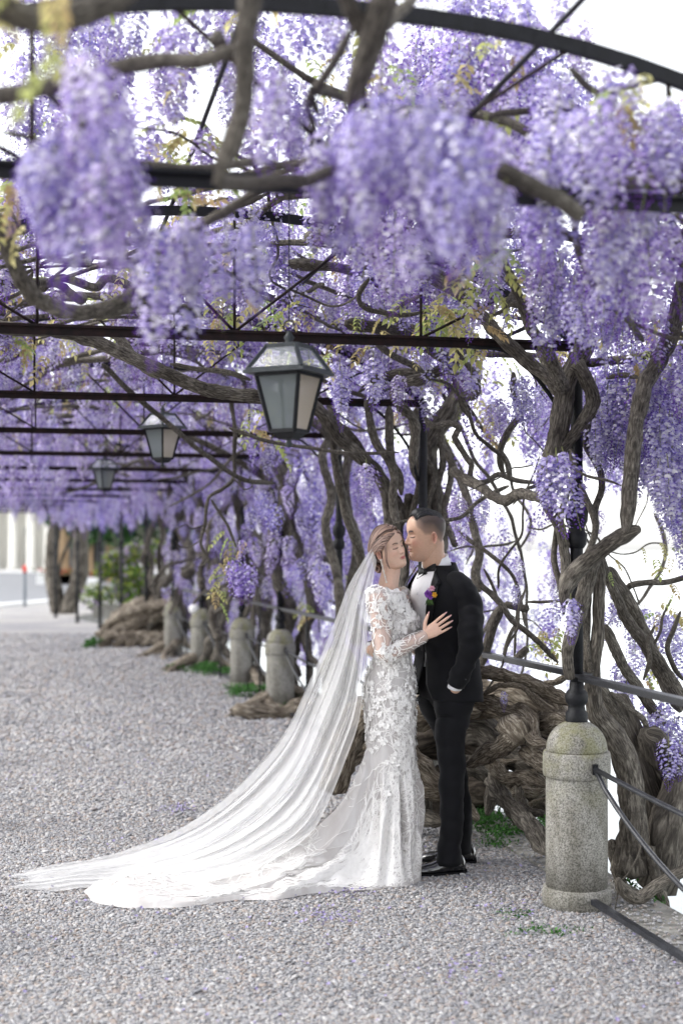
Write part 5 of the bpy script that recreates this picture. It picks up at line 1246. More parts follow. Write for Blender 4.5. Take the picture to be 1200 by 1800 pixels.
# ================================================================== WISTERIA
M['petal'] = vcol_mat('wisteria petals', .55, trans=.30, rnd=.16, spec=.2)
M['leaf'] = vcol_mat('young wisteria leaves', .45, trans=.45, rnd=.15, spec=.3)
LILAC = [(.34,.27,.65), (.47,.41,.73), (.74,.71,.86), (.18,.12,.50), (.41,.34,.70)]
def raceme_mesh(name, seed, L_=.30, R_=.050, n=92, bud=.30, pale=0.0, low=False):
    rs = np.random.RandomState(seed); v = []; f = []; c = []
    def add(pts, fc, cols):
        k = len(v); v.extend(pts); f.extend([tuple(i + k for i in q) for q in fc]); c.extend(cols)
    for i in range(n):
        q = (i + rs.rand() * .6) / n; a = i * 2.39996 + rs.uniform(-.35, .35); h = -L_ * (q ** .92)
        rad = R_ * (np.interp(q, [0, .10, .32, .7, 1], [.45, .92, 1.0, .50, .12])) * rs.uniform(.82, 1.12)
        o = np.array((math.cos(a), math.sin(a), 0)); s_ = np.array((-math.sin(a), math.cos(a), 0)); p = o * rad + np.array((0, 0, h))
        isbud = q > 1 - bud + rs.uniform(-.08, .08)
        if isbud:
            k = 1 - .35 * q; l_ = .012 * k * rs.uniform(.8, 1.2); w = .0042 * k; d = (o * .75 - np.array((0, 0, .65))); up = np.cross(d, s_); col = np.array((.17, .065, .40)) * rs.uniform(.6, 1.4) + pale * .1
            st = o * rad * .3 + np.array((0, 0, h + .004))
            add([p - d * l_ * .5, p + s_ * w, p + d * l_ * .6, p - s_ * w, p + up * w, p - up * w], [(0,1,2,3), (0,4,2,5)], [col * 1.2, col, col * .8, col, col * 1.1, col * .8])
            continue
        tw = rs.uniform(-.5, .5); s2 = s_ * math.cos(tw) + np.array((0, 0, 1)) * math.sin(tw) * .6; up = np.array((0, 0, 1.)) * .82 + o * -.35 + s_ * -math.sin(tw) * .5; up /= np.linalg.norm(up); s2 /= np.linalg.norm(s2)
        nrm = np.cross(s2, up); nrm = nrm if nrm.dot(o) > 0 else -nrm
        k = (1 - .28 * q) * rs.uniform(.85, 1.15); W = .0135 * k; H = .0150 * k; col = np.array(LILAC[rs.randint(5)]) * rs.uniform(.88, 1.08); col = np.minimum(col + pale * np.array((.14, .14, .06)), .92)
        if low:
            add([p - s2 * W - up * H * .3, p + s2 * W - up * H * .3, p + s2 * W * .8 + up * H, p - s2 * W * .8 + up * H], [(0,1,2,3)], [col] * 4)
            kc = np.array((.13, .05, .36)); add([p + nrm * .003 - up * H * .2 + s2 * .004, p + nrm * .003 - up * H * .2 - s2 * .004, p + nrm * .008 - up * H * 1.1], [(0,1,2)], [kc] * 3); continue
        ctr = np.minimum(np.array((.80, .78, .62)), 1); pts = [p + nrm * .001]; cs = [ctr * .5 + col * .5]
        for (x, y, b_) in ((-.35, -.15, .0), (-1, .05, -.22), (-.92, .72, -.30), (0, 1.0, -.12), (.92, .72, -.30), (1, .05, -.22), (.35, -.15, .0)):
            pts.append(p + s2 * W * x + up * H * y + nrm * b_ * W); cs.append(col * (1.0 if abs(x) < .5 else .93))
        add(pts, [(0,1,2), (0,2,3), (0,3,4), (0,4,5), (0,5,6), (0,6,7)], cs)
        kc = np.array((.13, .050, .36)) * rs.uniform(.6, 1.5); b0 = p + nrm * .002 - up * H * .05; t_ = b0 + nrm * .0095 * k - up * .0095 * k
        wg = .0045 * k; add([b0 - s2 * wg * .4, b0 + s2 * wg * .4, (b0 + t_) / 2 - s2 * wg, (b0 + t_) / 2 + s2 * wg, t_, (b0 + t_) / 2 + nrm * .003 * k], [(0,5,2), (0,1,5), (1,3,5), (2,5,4), (3,4,5)], [kc * 1.5, kc * 1.5, kc, kc, kc * .75, kc * 1.2])
    if not low:
        gcol = np.array((.28, .30, .12)); pts = [(0, 0, .035), (.002, 0, 0), (-.002, .001, -L_ * .5), (0, 0, -L_ - .01)]; tv, tf, _ = tube_geo(np.array(pts), [.002, .002, .0015, .0008], 4, False); add(list(tv), tf, [gcol] * len(tv))
    me = bpy.data.meshes.new(name); me.from_pydata([tuple(x) for x in v], [], f); me.update()
    at = me.color_attributes.new('Col', 'FLOAT_COLOR', 'POINT'); cc = np.ones((len(v), 4), dtype=np.float32); cc[:, :3] = np.array(c); at.data.foreach_set('color', cc.ravel()); me.materials.append(M['petal'])
    return me
RAC = [raceme_mesh('flower_cluster', 1, .30, .066, 118, .26), raceme_mesh('flower_cluster', 2, .24, .060, 92, .20, .5), raceme_mesh('flower_cluster', 3, .34, .060, 124, .36), raceme_mesh('flower_cluster', 4, .21, .060, 82, .12, .8), raceme_mesh('flower_cluster', 5, .28, .050, 96, .46), raceme_mesh('flower_cluster', 6, .31, .070, 124, .22, .2)]
LOWV = []; FULLV = []
for me in RAC:
    n = len(me.vertices); co = np.empty(n * 3); me.vertices.foreach_get('co', co); cl = np.empty(n * 4, dtype=np.float32); me.color_attributes['Col'].data.foreach_get('color', cl)
    FULLV.append((co.reshape(-1, 3), [tuple(p.vertices) for p in me.polygons], cl.reshape(-1, 4)[:, :3]))
for sd_ in (11, 12, 13):
    me = raceme_mesh('tmp', sd_, .30, .070, 62, .28, .1, True); n = len(me.vertices); co = np.empty(n * 3); me.vertices.foreach_get('co', co); cl = np.empty(n * 4, dtype=np.float32); me.color_attributes['Col'].data.foreach_get('color', cl)
    LOWV.append((co.reshape(-1, 3), [tuple(p.vertices) for p in me.polygons], cl.reshape(-1, 4)[:, :3])); bpy.data.meshes.remove(me)

def leaf_mesh(name, seed, col, L_=.15):
    rs = np.random.RandomState(seed); v = []; f = []; c = []
    npair = 5
    def leaflet(p, d, l_):
        d = d / np.linalg.norm(d); s_ = np.cross(d, (0, 0, 1.)); s_ /= max(np.linalg.norm(s_), 1e-6); u = np.cross(s_, d); w = l_ * .30; k = len(v)
        v.extend([p, p + d * l_ * .45 - s_ * w + u * w * .5, p + d * l_ * .5, p + d * l_ * .45 + s_ * w + u * w * .5, p + d * l_ - np.array((0, 0, l_ * .12))]); f.extend([(k, k+1, k+2), (k, k+2, k+3), (k+1, k+4, k+2), (k+2, k+4, k+3)])
        cc = np.array(col) * rs.uniform(.75, 1.3); c.extend([cc] * 5)
    for i in range(npair):
        q = (i + .6) / npair; p = np.array((L_ * q * .75, 0, -L_ * .65 * q ** 1.6))
        for sg in (-1, 1): leaflet(p, np.array((.55, sg * 1.0, -.55 - .3 * rs.rand())), .044 * (1 - .25 * abs(q - .5)) * rs.uniform(.85, 1.1))
    leaflet(np.array((L_ * .75, 0, -L_ * .65)), np.array((.5, 0, -.8)), .042)
    tv, tf, _ = tube_geo(np.array([(L_ * q * .75, 0, -L_ * .65 * q ** 1.6) for q in np.linspace(0, 1, 6)]), .0012, 4, False); k = len(v); v.extend(list(tv)); f.extend([tuple(i + k for i in q) for q in tf]); c.extend([np.array(col) * .8] * len(tv))
    me = bpy.data.meshes.new(name); me.from_pydata([tuple(x) for x in v], [], f); me.update()
    at = me.color_attributes.new('Col', 'FLOAT_COLOR', 'POINT'); cc = np.ones((len(v), 4), dtype=np.float32); cc[:, :3] = np.clip(np.array(c), 0, 1); at.data.foreach_set('color', cc.ravel()); me.materials.append(M['leaf']); return me
LEAF = [leaf_mesh('leaf', 1, (.52,.54,.20)), leaf_mesh('leaf', 2, (.40,.48,.16)), leaf_mesh('leaf', 3, (.58,.52,.24)), leaf_mesh('leaf', 4, (.48,.38,.18), .11)]

VLAB = {('R', 3): 'wisteria vine over the upper right corner with pale hanging clusters',
 ('R', 4): 'wisteria vine of many twisted stems coiling round the nearest post by the bollard', ('R', 5): 'wisteria vine with curled grey branches behind the couple and gnarled roots beside the groom',
 ('R', 6): 'wisteria vine with slanting stems round the post behind the veil', ('R', 7): 'wisteria vine at the bollard left of the veil, low woody root at its foot', ('R', 8): 'wisteria vine with the lone twig and hanging lilac cluster in front of the dark trunks',
 ('R', 9): 'wisteria vine with thick knotted trunk behind the white-knobbed bollard', ('R', 10): 'wisteria vine with tangled trunk right above the far root pile', ('R', 11): 'old wisteria vine whose huge pile of roots sprawls at the far bend of the path',
 ('R', 14): 'far wisteria with two grey trunks forking from the ground, before the white building',
 ('L', 2): 'wisteria vine over the viewer, dark thick stem hanging down at the top of the view', ('L', 3): 'wisteria vine at upper left with the large blurred violet clump', ('L', 4): 'wisteria vine from the left with the great sagging limb below the blurred clump',
 ('L', 5): 'wisteria vine from the left whose long limb slants down across the second tie bar', ('L', 6): 'wisteria vine on the left roof above the middle lantern', ('L', 7): 'wisteria vine on the left roof above the smallest lantern', ('L', 8): 'wisteria vine on the left roof beyond the smallest lantern',
 ('L', 10): 'blurred wisteria vine at the far left, flowers hanging before the white columns'}
VINES = {}; VPOS = {}
for (sd_, i) in VLAB:
    x, y = RL[i]; d = rl_dir(i); nrm = Vector((-d.y, d.x, 0)); p = Vector((x, y, 0)) + (nrm * 2 * HS if sd_ == 'L' else d.cross(Vector((0, 0, 1))) * .16)
    if (sd_, i) == ('R', 14): p = Vector((-7.0, 35.5, 0))
    VPOS[(sd_, i)] = p; VINES[(sd_, i)] = empty('wisteria_vine', tuple(p), label=VLAB[(sd_, i)], cat='vine', group='wisteria vines on the pergola')
def nearest_vine(p):
    return min(VPOS, key=lambda k: (VPOS[k].x - p[0]) ** 2 + (VPOS[k].y - p[1]) ** 2)

bcount = 0
def branch(key, pts3, rads, name='branch', n=10, bark=.07, knots=.0, step=None, mt='bark', wob=0.0, rough=0.0):
    "pts3 world points; rads metres"
    global bcount; bcount += 1
    rm = float(np.mean(rads)); st = step or max(.02, rm * .7)
    pp = np.array(catmull([np.r_[np.array(p), r] for p, r in zip(pts3, rads)], st))
    if wob:
        for i in range(len(pp)):
            q = pp[i]; e = min(1, i / 4, (len(pp) - 1 - i) / 4)
            for k in range(3): pp[i, k] += wob * e * fbm(q[0] * 2.6 + 7 * k, q[1] * 2.6 + bcount, q[2] * 2.6, 2)
    m_ = len(pp)
    if name != 'trunk' and m_ > 10:
        for q_, k_ in enumerate((.35, .62, .82, .94)): pp[m_ - 1 - q_, 3] *= k_
        if name != 'root':
            for q_, k_ in enumerate((.5, .8)): pp[q_, 3] *= k_
    v, f, uv = tube_geo(pp[:, :3], np.maximum(pp[:, 3], .002), n, bark=bark, seed=bcount % 37, knots=knots, rough=rough)
    return mesh_obj(name, v, f, M[mt], VINES[key], uvs=uv)
def br(key, D0, D1, pts, r0, r1, name='branch', n=10, bark=.09, knots=.12, mt='bark', wobpx=0, rs_=None, dj=.0, rough=.16):
    "traced limb: photo columns/rows with its real distance running from D0 to D1; radii in photo pixels"
    m = len(pts); P3 = []; rr = []
    for i, (x, y) in enumerate(pts):
        t = i / (m - 1); D = D0 + (D1 - D0) * t + dj * math.sin(i * 2.1 + x); P3.append(P(x, y, D)); rr.append((r0 + (r1 - r0) * t) * D / F * (1.0 if rs_ is None else rs_[i]))
    return branch(key, P3, rr, name, n, bark, knots, mt=mt, wob=.012, rough=rough if n >= 12 or name != 'branch' else 0)

R4, R5, R6, R7, R8 = ('R', 4), ('R', 5), ('R', 6), ('R', 7), ('R', 8)
L2, L3, L4, L5 = ('L', 2), ('L', 3), ('L', 4), ('L', 5)
# ---- nearest post
br(R4, 6.25, 6.20, [(1030,596),(1027,611),(1002,653),(988,699),(983,738),(975,781),(967,812)], 16, 17, 'trunk', 20, .08, .25)
br(R4, 6.15, 6.30, [(1012,640),(1030,668),(1042,705),(1027,738),(1002,772),(973,800),(956,829),(953,858),(965,890),(983,925),(991,960),(995,1000),(990,1050)], 13, 8, 'trunk', 16)
br(R4, 6.20, 5.3, [(990,690),(975,655),(956,611),(934,577),(912,520),(892,475),(876,450),(872,425)], 13, 5, n=14)
br(R4, 5.9, 5.6, [(905,505),(880,485),(862,462),(850,430)], 7, 3)
br(R4, 6.25, 6.0, [(990,700),(965,667),(931,639),(905,616),(877,590),(850,560),(810,520),(750,485),(715,465),(650,450),(600,435),(560,415)], 12, 9, n=12)
br(R4, 6.2, 6.5, [(1000,700),(985,680),(962,640),(948,610),(950,585)], 12, 8)
br(R4, 5.95, 5.8, [(1194,520),(1192,550),(1180,591),(1160,631),(1138,667),(1129,699),(1118,752),(1109,809),(1104,866),(1101,917),(1099,935)], 15, 13, 'branch', 18, .06, .15)
br(R4, 5.8, 6.0, [(1123,930),(1101,937),(1070,956),(1036,982),(1007,1007),(992,1035),(990,1062)], 13, 17, 'branch', 18, .06, .15)
br(R4, 5.3, 5.9, [(1230,480),(1205,470),(1196,510),(1194,530)], 9, 14)
br(R4, 6.12, 6.2, [(1040,985),(1033,1010),(1017,1067),(1000,1110),(995,1150),(1001,1192)], 16, 9, 'trunk', 16)
br(R4, 6.40, 6.48, [(1045,960),(1053,1007),(1050,1067),(1050,1117),(1043,1167),(1041,1217),(1047,1253),(1070,1283),(1092,1320),(1103,1367),(1110,1433),(1107,1480),(1110,1530)], 8, 26, 'trunk', 22, .07, .1, rs_=[1,1,.95,.9,.8,.9,1,1.05,1.1,1.0,1.0,1.1,1.3])
br(R4, 6.45, 6.4, [(1036,1040),(1033,1067),(1033,1127),(1037,1167),(1044,1200)], 6, 5)
br(R4, 6.5, 6.8, [(1058,985),(1063,1007),(1083,1050),(1100,1090),(1133,1133),(1163,1173),(1193,1220),(1225,1260)], 8, 12, n=12)
br(R4, 6.6, 6.9, [(1070,1000),(1077,1020),(1107,1067),(1127,1110),(1147,1157),(1170,1205),(1195,1250)], 12, 14, n=14)
br(R4, 6.5, 6.8, [(1063,1100),(1080,1143),(1097,1177),(1120,1207),(1137,1233),(1167,1275)], 9, 9, n=12)
br(R4, 6.6, 6.9, [(1053,1207),(1087,1260),(1117,1307),(1147,1350),(1170,1385)], 9, 14, 'root', 14)
br(R4, 6.6, 6.7, [(1073,1217),(1100,1243),(1127,1263),(1143,1300),(1163,1325)], 5, 5)
br(R4, 6.7, 6.7, [(1225,1008),(1175,1022),(1140,1022),(1107,1027),(1100,1043),(1117,1077),(1130,1105)], 5, 6)
br(R4, 6.15, 6.1, [(1002,789),(1007,829),(999,857),(985,903),(992,937),(1000,960)], 6, 5)
br(R4, 6.1, 6.05, [(1019,852),(1027,874),(1041,903),(1046,931),(1036,965),(1020,985)], 6, 6)
br(R4, 6.35, 6.3, [(1036,742),(1030,781),(1053,823),(1056,860),(1044,897),(1050,930)], 6, 6)
br(R4, 6.1, 6.0, [(1000,820),(1030,835),(1064,843),(1092,854)], 3, 3, n=6)
br(R4, 6.3, 6.2, [(1020,640),(1058,636),(1095,633),(1132,625),(1172,614),(1215,606)], 8, 7)
br(R4, 6.1, 5.9, [(1065,665),(1095,659),(1126,665)], 4, 6)
br(R4, 6.35, 6.35, [(985,900),(978,940),(975,985),(985,1030),(990,1080)], 5, 6)
br(R4, 6.4, 6.45, [(1022,985),(1022,1040),(1028,1090),(1030,1140),(1028,1200)], 9, 7)
br(R4, 6.6, 7.0, [(1140,1290),(1160,1340),(1185,1400),(1215,1450)], 26, 40, 'trunk', 30, .16, .35, mt='bark', rs_=[.7, 1, 1.1, 1])
br(R4, 6.75, 6.75, [(1078,1230),(1100,1290),(1130,1370),(1150,1440),(1140,1530)], 26, 48, 'trunk', 36, .17, .35)
br(R4, 6.6, 6.6, [(1215,1300),(1200,1360),(1180,1430),(1165,1510),(1150,1560)], 34, 34, 'trunk', 30, .17, .35, rs_=[.3,.75,1,1,1])
br(R4, 6.2, 6.05, [(1230,1515),(1197,1533),(1160,1552),(1120,1580),(1095,1565),(1085,1545)], 10, 12, 'root', 14)
br(R4, 6.5, 6.5, [(1075,1480),(1085,1530),(1100,1570),(1125,1600)], 12, 8, 'root')
br(R4, 6.4, 6.4, [(1140,1490),(1150,1540),(1165,1585),(1180,1640)], 10, 7, 'root')
br(R4, 6.0, 6.1, [(1128,1440),(1125,1490),(1108,1530),(1090,1555),(1080,1600)], 1.6, 1.4, 'twig', 5, 0, 0)
br(R4, 6.6, 6.6, [(1150,1100),(1138,1130),(1142,1160),(1130,1195)], 3, 5)
br(R4, 6.5, 6.7, [(1195,1075),(1180,1110),(1172,1140),(1185,1175),(1200,1195)], 4, 5)
br(R4, 6.6, 6.6, [(1178,1055),(1165,1085),(1160,1110),(1150,1130)], 2, 3, n=6)
# roots and gnarled wood between the nearest bollard and the groom
def root(key, *a, **k): k.setdefault('mt', 'bark_pale'); k.setdefault('bark', .15); k.setdefault('knots', .3); k.setdefault('rough', .38); return br(key, *a, 'root', k.pop('n', 20), **k)
root(R5, 7.3, 7.0, [(815,1178),(850,1182),(883,1187),(933,1203),(973,1222),(1005,1236)], 11, 12)
root(R5, 7.25, 6.85, [(830,1227),(873,1240),(893,1253),(917,1257),(933,1277),(937,1300),(962,1308)], 13, 12)
root(R5, 7.0, 6.98, [(885,1268),(897,1283),(912,1300)], 18, 22, knots=.5)
root(R5, 6.95, 7.2, [(905,1296),(885,1308),(860,1322),(820,1345)], 14, 15)
root(R5, 7.3, 7.0, [(850,1325),(870,1350),(890,1368),(920,1367),(962,1380)], 11, 13)
root(R5, 7.3, 6.75, [(865,1370),(885,1400),(912,1432),(943,1468),(958,1500)], 14, 15, mt='bark')
root(R5, 8.5, 8.2, [(640,1330),(720,1310),(800,1290),(880,1300),(960,1330),(1010,1360)], 34, 38, n=28, bark=.25, mt='bark_shade')  # thick roots at the back, coloured dark as the shaded hollows
root(R5, 8.5, 8.1, [(660,1420),(740,1400),(820,1385),(900,1390),(960,1420),(1000,1470)], 32, 28, n=28, bark=.25, mt='bark_shade')
root(R5, 8.2, 7.9, [(720,1250),(800,1235),(880,1245),(950,1280),(1000,1300)], 24, 26, n=24, bark=.25, mt='bark_shade')
rs = np.random.RandomState(44)
for i in range(16):
    x0, y0 = rs.uniform(830, 985), rs.uniform(1195, 1420); a0 = rs.uniform(-.7, 1.1); L_ = rs.uniform(40, 110); pts = [(x0, y0)]
    for q in range(4): a0 += rs.uniform(-.8, .8); pts.append((pts[-1][0] + math.cos(a0) * L_ / 4, pts[-1][1] + math.sin(a0) * L_ / 4))
    dd = rs.uniform(7.4, 8.1); r_ = rs.choice([4, 6, 9, 13]); root(R5, dd, dd - .1, pts, r_, r_ * .6, n=12, bark=.2)
root(R5, 7.7, 7.2, [(790,1230),(840,1232),(890,1225),(930,1240),(970,1262),(1010,1300)], 24, 30, bark=.22)
root(R5, 7.8, 7.3, [(800,1290),(850,1285),(900,1330),(950,1345),(985,1360)], 22, 22, bark=.2, mt='bark')
root(R5, 7.5, 7.4, [(880,1345),(868,1372),(862,1405),(855,1432)], 11, 11, mt='bark')
root(R5, 7.4, 7.2, [(908,1375),(915,1405),(928,1425),(955,1430)], 7, 8, mt='bark')
root(R5, 7.9, 7.9, [(780,1340),(840,1350),(880,1390),(920,1450),(960,1490)], 16, 13, mt='bark')
root(R5, 7.15, 7.0, [(850,1220),(880,1206),(915,1207),(935,1226),(952,1240),(975,1254)], 4, 5, n=10)
root(R5, 7.1, 7.0, [(985,1234),(990,1252),(993,1268)], 5, 6, n=10)
root(R5, 7.2, 6.9, [(930,1280),(955,1268),(980,1262),(1002,1270)], 14, 14, bark=.22)
root(R5, 7.05, 6.9, [(925,1320),(945,1335),(965,1345)], 16, 14, bark=.22)
root(R5, 7.9, 8.3, [(850,1205),(840,1180),(838,1165),(850,1155)], 9, 8, n=12)
root(R5, 8.2, 7.5, [(600,1330),(660,1290),(720,1260),(780,1240),(840,1250)], 26, 30, bark=.2)
root(R5, 7.5, 7.4, [(588,1388),(602,1330),(617,1285),(645,1247),(690,1215)], 20, 24, n=24, bark=.2)
root(R5, 7.6, 7.5, [(700,1310),(727,1335),(755,1362),(800,1400)], 17, 14)
root(R5, 7.7, 7.6, [(700,1395),(740,1392),(790,1400),(840,1440)], 12, 14)
root(R5, 7.9, 7.6, [(700,1440),(735,1436),(780,1445)], 14, 12, mt='bark')
root(R5, 7.8, 7.8, [(700,1350),(730,1370),(745,1410),(735,1450)], 12, 14, mt='bark')
# trunk and limbs behind the couple
br(R5, 9.1, 8.9, [(835,640),(822,669),(804,702),(786,732),(762,762),(745,792),(748,825),(760,870),(770,930),(770,1000),(760,1080),(760,1180)], 20, 16, 'trunk', 20, .09, .25, rs_=[.7,1.05,1,1,1.1,1.1,1,.9,.9,1,1.1,1.5])
for (pts, a, b) in (([(782,742),(774,756),(777,810),(768,855),(765,900),(775,960),(790,1040),(800,1150)], 8, 9), ([(735,720),(732,732),(744,798),(762,840),(752,880),(742,930),(745,1000)], 9, 10), ([(700,715),(726,738),(729,774),(725,822),(735,850),(725,900),(720,960)], 9, 8), ([(770,780),(790,800),(792,840),(780,900),(800,960)], 7, 8), ([(690,868),(705,900),(700,940),(712,990),(700,1060)], 12, 12), ([(720,870),(716,905),(735,940),(728,980)], 11, 10), ([(748,800),(738,850),(752,905),(738,960),(752,1030)], 9, 9)):
    br(R5, 8.9, 8.8, pts, a * .72, b * .72, 'trunk', 12)
br(R5, 7.6, 8.4, [(900,614),(855,615),(810,627),(786,645),(750,660),(708,675),(690,692),(708,717),(726,738),(729,774),(724,822)], 10, 8, n=14, knots=.35)
br(R5, 8.0, 8.2, [(750,656),(710,655),(681,660),(655,668),(630,690)], 8, 6)
br(R5, 8.0, 8.0, [(747,735),(760,749),(789,744),(807,752),(798,768),(816,801),(828,819),(825,837),(840,848),(858,846),(876,834),(900,842),(917,846),(945,849)], 6, 4.5, knots=.3)
br(R5, 7.6, 7.8, [(902,655),(902,673),(905,699),(917,721),(903,745),(891,761),(879,790),(880,818),(886,836)], 6, 6)
br(R5, 8.3, 8.1, [(784,796),(810,846),(823,885),(835,940),(842,975),(834,1008),(842,1040)], 6, 9)
br(R5, 8.1, 6.9, [(795,826),(810,838),(840,852),(870,876),(888,880),(911,868),(939,871),(975,880)], 8, 10, n=12)
br(R5, 8.0, 7.8, [(804,932),(828,953),(860,975),(900,1012),(915,1060),(922,1100)], 4, 3)
br(R5, 7.6, 7.6, [(838,1010),(843,1028),(860,1043),(880,1063),(900,1090),(927,1110),(953,1135),(980,1165)], 6, 5)
br(R5, 7.6, 7.7, [(880,1065),(866,1098),(855,1140),(845,1175)], 9, 8)
br(R5, 7.7, 7.7, [(927,1070),(905,1066),(888,1062)], 7, 6); br(R5, 7.7, 7.5, [(925,1058),(960,1058),(1000,1055)], 3, 3, n=6)
br(R5, 7.8, 7.7, [(912,1040),(906,1095),(902,1165)], 3, 2.5, n=6); br(R5, 7.8, 7.7, [(905,1098),(890,1130),(882,1165)], 4, 3, n=6); br(R5, 7.9, 7.9, [(850,1000),(866,1030),(878,1062)], 3, 3, n=6)
br(R5, 7.3, 7.3, [(905,1162),(915,1150),(926,1140)], 7, 6)
br(R5, 7.0, 7.6, [(609,567),(675,579),(732,600),(768,621),(800,645)], 11, 10, n=14)
br(R5, 7.6, 7.8, [(660,603),(696,627),(726,642),(745,655)], 6, 6)
br(R5, 6.3, 6.4, [(648,490),(630,518),(642,541),(685,552),(715,555),(750,547)], 5, 4); br(R5, 6.4, 6.2, [(692,546),(712,532),(735,520),(741,505)], 4, 3)
br(R5, 8.6, 8.6, [(645,696),(648,732),(660,777),(681,807),(693,840),(690,880),(700,930)], 7, 8)
br(R5, 8.7, 8.7, [(684,715),(684,768),(687,810),(700,835),(705,870)], 8, 7)
br(R6, 8.3, 9.0, [(520,700),(558,719),(591,762),(630,801),(660,831),(681,867),(688,915),(695,980)], 10, 13, n=14)
br(R6, 8.6, 8.9, [(570,726),(612,762),(645,807),(666,846),(684,880)], 6, 7)
br(R6, 9.0, 9.6, [(558,720),(582,756),(588,810),(600,870),(612,918),(627,960),(640,1010)], 6, 9)
br(R6, 11.1, 11.0, [(565,690),(590,740),(566,800),(582,870),(572,930),(590,1000),(600,1080),(596,1170)], 7, 9, 'trunk', 12); br(R6, 11.3, 11.2, [(620,780),(606,840),(612,900),(628,960),(618,1040),(625,1130)], 8, 11, 'trunk')
br(R6, 11.2, 10.6, [(592,800),(575,760),(540,735),(500,715),(455,700)], 10, 8)
br(R6, 9.6, 9.5, [(405,690),(413,755),(411,800),(410,840),(390,860),(366,876),(361,920),(353,955),(366,983),(368,1000)], 4, 2.5, 'twig', 7)
br(R8, 9.5, 9.6, [(371,878),(396,917),(405,935),(415,962)], 2.5, 3, 'twig', 6)
for pts in ([(360,922),(338,930),(325,922),(305,935)], [(352,950),(335,962),(318,962),(308,950)], [(366,983),(358,993),(350,995)], [(410,840),(430,860),(445,855)]): br(R8, 9.5, 9.4, pts, 1.6, 1, 'twig', 5)
br(R6, 8.0, 8.2, [(403,752),(440,765),(480,777),(560,790),(640,798),(700,795)], 3.5, 3, 'twig', 6)
rs = np.random.RandomState(52)
for i in range(30):
    x0 = rs.uniform(300, 520); D_ = float(np.interp(x0, [215, 470], [25, 14.5])); y0 = rs.uniform(880, 990); a0 = rs.uniform(.6, 2.5); L_ = rs.uniform(90, 200); pts = [(x0, y0)]
    for q in range(6): a0 += rs.uniform(-.7, .7); a0 = min(max(a0, .2), 2.9); pts.append((pts[-1][0] + math.cos(a0) * L_ / 6, min(pts[-1][1] + math.sin(a0) * L_ / 6, HY + 3925 / D_)))
    r_ = rs.choice([3, 4, 6, 9]); vk = nearest_vine(P(x0, y0, D_)); br(vk, D_, D_ - .2, pts, r_ * .7, r_, 'trunk', 9, .15, .4, rough=.25)
br(R7, 13.2, 14.0, [(470,740),(480,800),(500,850),(495,900),(478,950),(488,1020),(510,1070),(500,1130),(520,1190)], 9, 12, 'trunk', 12); br(R7, 13.9, 14.0, [(525,900),(515,950),(530,990),(545,1040),(570,1090)], 6, 7)
br(R7, 14.0, 13.6, [(490,860),(450,830),(400,800),(340,770),(290,765)], 7, 5)
root(R7, 13.2, 13.4, [(415,1246),(450,1252),(490,1256),(530,1250),(570,1235)], 12, 18, n=14, bark=.2); root(R7, 13.6, 13.6, [(470,1235),(500,1246),(540,1240),(580,1225)], 12, 14, n=14)
# overhead, left and near limbs
br(L4, 4.0, 4.6, [(-40,360),(0,398),(14,440),(40,500),(80,536),(140,550),(200,536),(255,500),(300,470),(360,440)], 16, 10, n=18, knots=.2)
br(L4, 4.4, 4.6, [(140,552),(200,548),(240,532),(262,505)], 9, 9, n=12)
br(L5, 6.4, 7.0, [(-60,560),(0,577),(90,580),(150,595),(230,630),(300,660),(370,685),(450,697),(510,702)], 11, 12, n=16)
br(L5, 7.2, 7.0, [(190,583),(205,590),(225,615),(250,645),(280,665)], 8, 8, n=12)
br(L5, 6.6, 6.8, [(300,640),(350,650),(400,655),(440,668)], 4, 5)
br(L2, 2.8, 2.9, [(452,-30),(440,0),(430,60),(426,125),(424,190),(408,250),(388,292),(384,322)], 21, 15, n=20, knots=.2)
br(L2, 2.9, 3.4, [(378,318),(410,326),(450,325),(500,318),(540,318),(590,300),(640,305)], 13, 9, n=16)
br(L3, 3.1, 2.95, [(-40,175),(0,168),(60,160),(130,140),(180,128),(230,112),(290,103),(345,106),(400,90),(440,70)], 15, 13, n=18, knots=.2)
br(L3, 2.5, 2.7, [(-40,5),(0,12),(60,30),(110,30),(180,12),(240,-10)], 26, 20, n=18)
br(L3, 2.9, 3.0, [(150,140),(142,175),(150,210),(135,235)], 9, 6); br(L3, 3.2, 3.4, [(80,160),(110,185),(135,205),(140,225)], 6, 5)
br(L3, 3.6, 3.8, [(0,232),(40,238),(90,250),(140,270)], 4, 3); br(L3, 3.4, 3.5, [(378,75),(382,60),(395,85),(420,105)], 9, 8)
br(L3, 3.9, 4.2, [(225,290),(290,293),(340,296),(400,290),(460,286),(520,300)], 8, 6, n=12)
br(L2, 3.0, 3.1, [(690,-40),(668,20),(655,60),(640,110),(622,160),(612,195)], 24, 17, n=20); br(L2, 3.0, 3.1, [(600,-20),(625,30),(645,70),(650,100)], 15, 14, n=16); br(L2, 3.1, 3.3, [(655,75),(680,40),(720,5),(740,-30)], 12, 9)
br(L2, 3.2, 3.6, [(618,50),(590,100),(560,150),(548,170),(560,200)], 8, 7); br(L2, 3.4, 3.8, [(545,155),(580,165),(620,180),(680,190)], 9, 6); br(L2, 3.5, 3.8, [(560,140),(540,185),(550,230),(545,260)], 6, 4)
br(('R', 3), 4.2, 4.3, [(850,208),(880,198),(920,194),(960,190),(1010,190),(1028,198),(1036,216)], 6, 6); br(('R', 3), 3.1, 3.2, [(880,300),(915,318),(950,335),(985,352),(1020,380)], 17, 14, n=16)
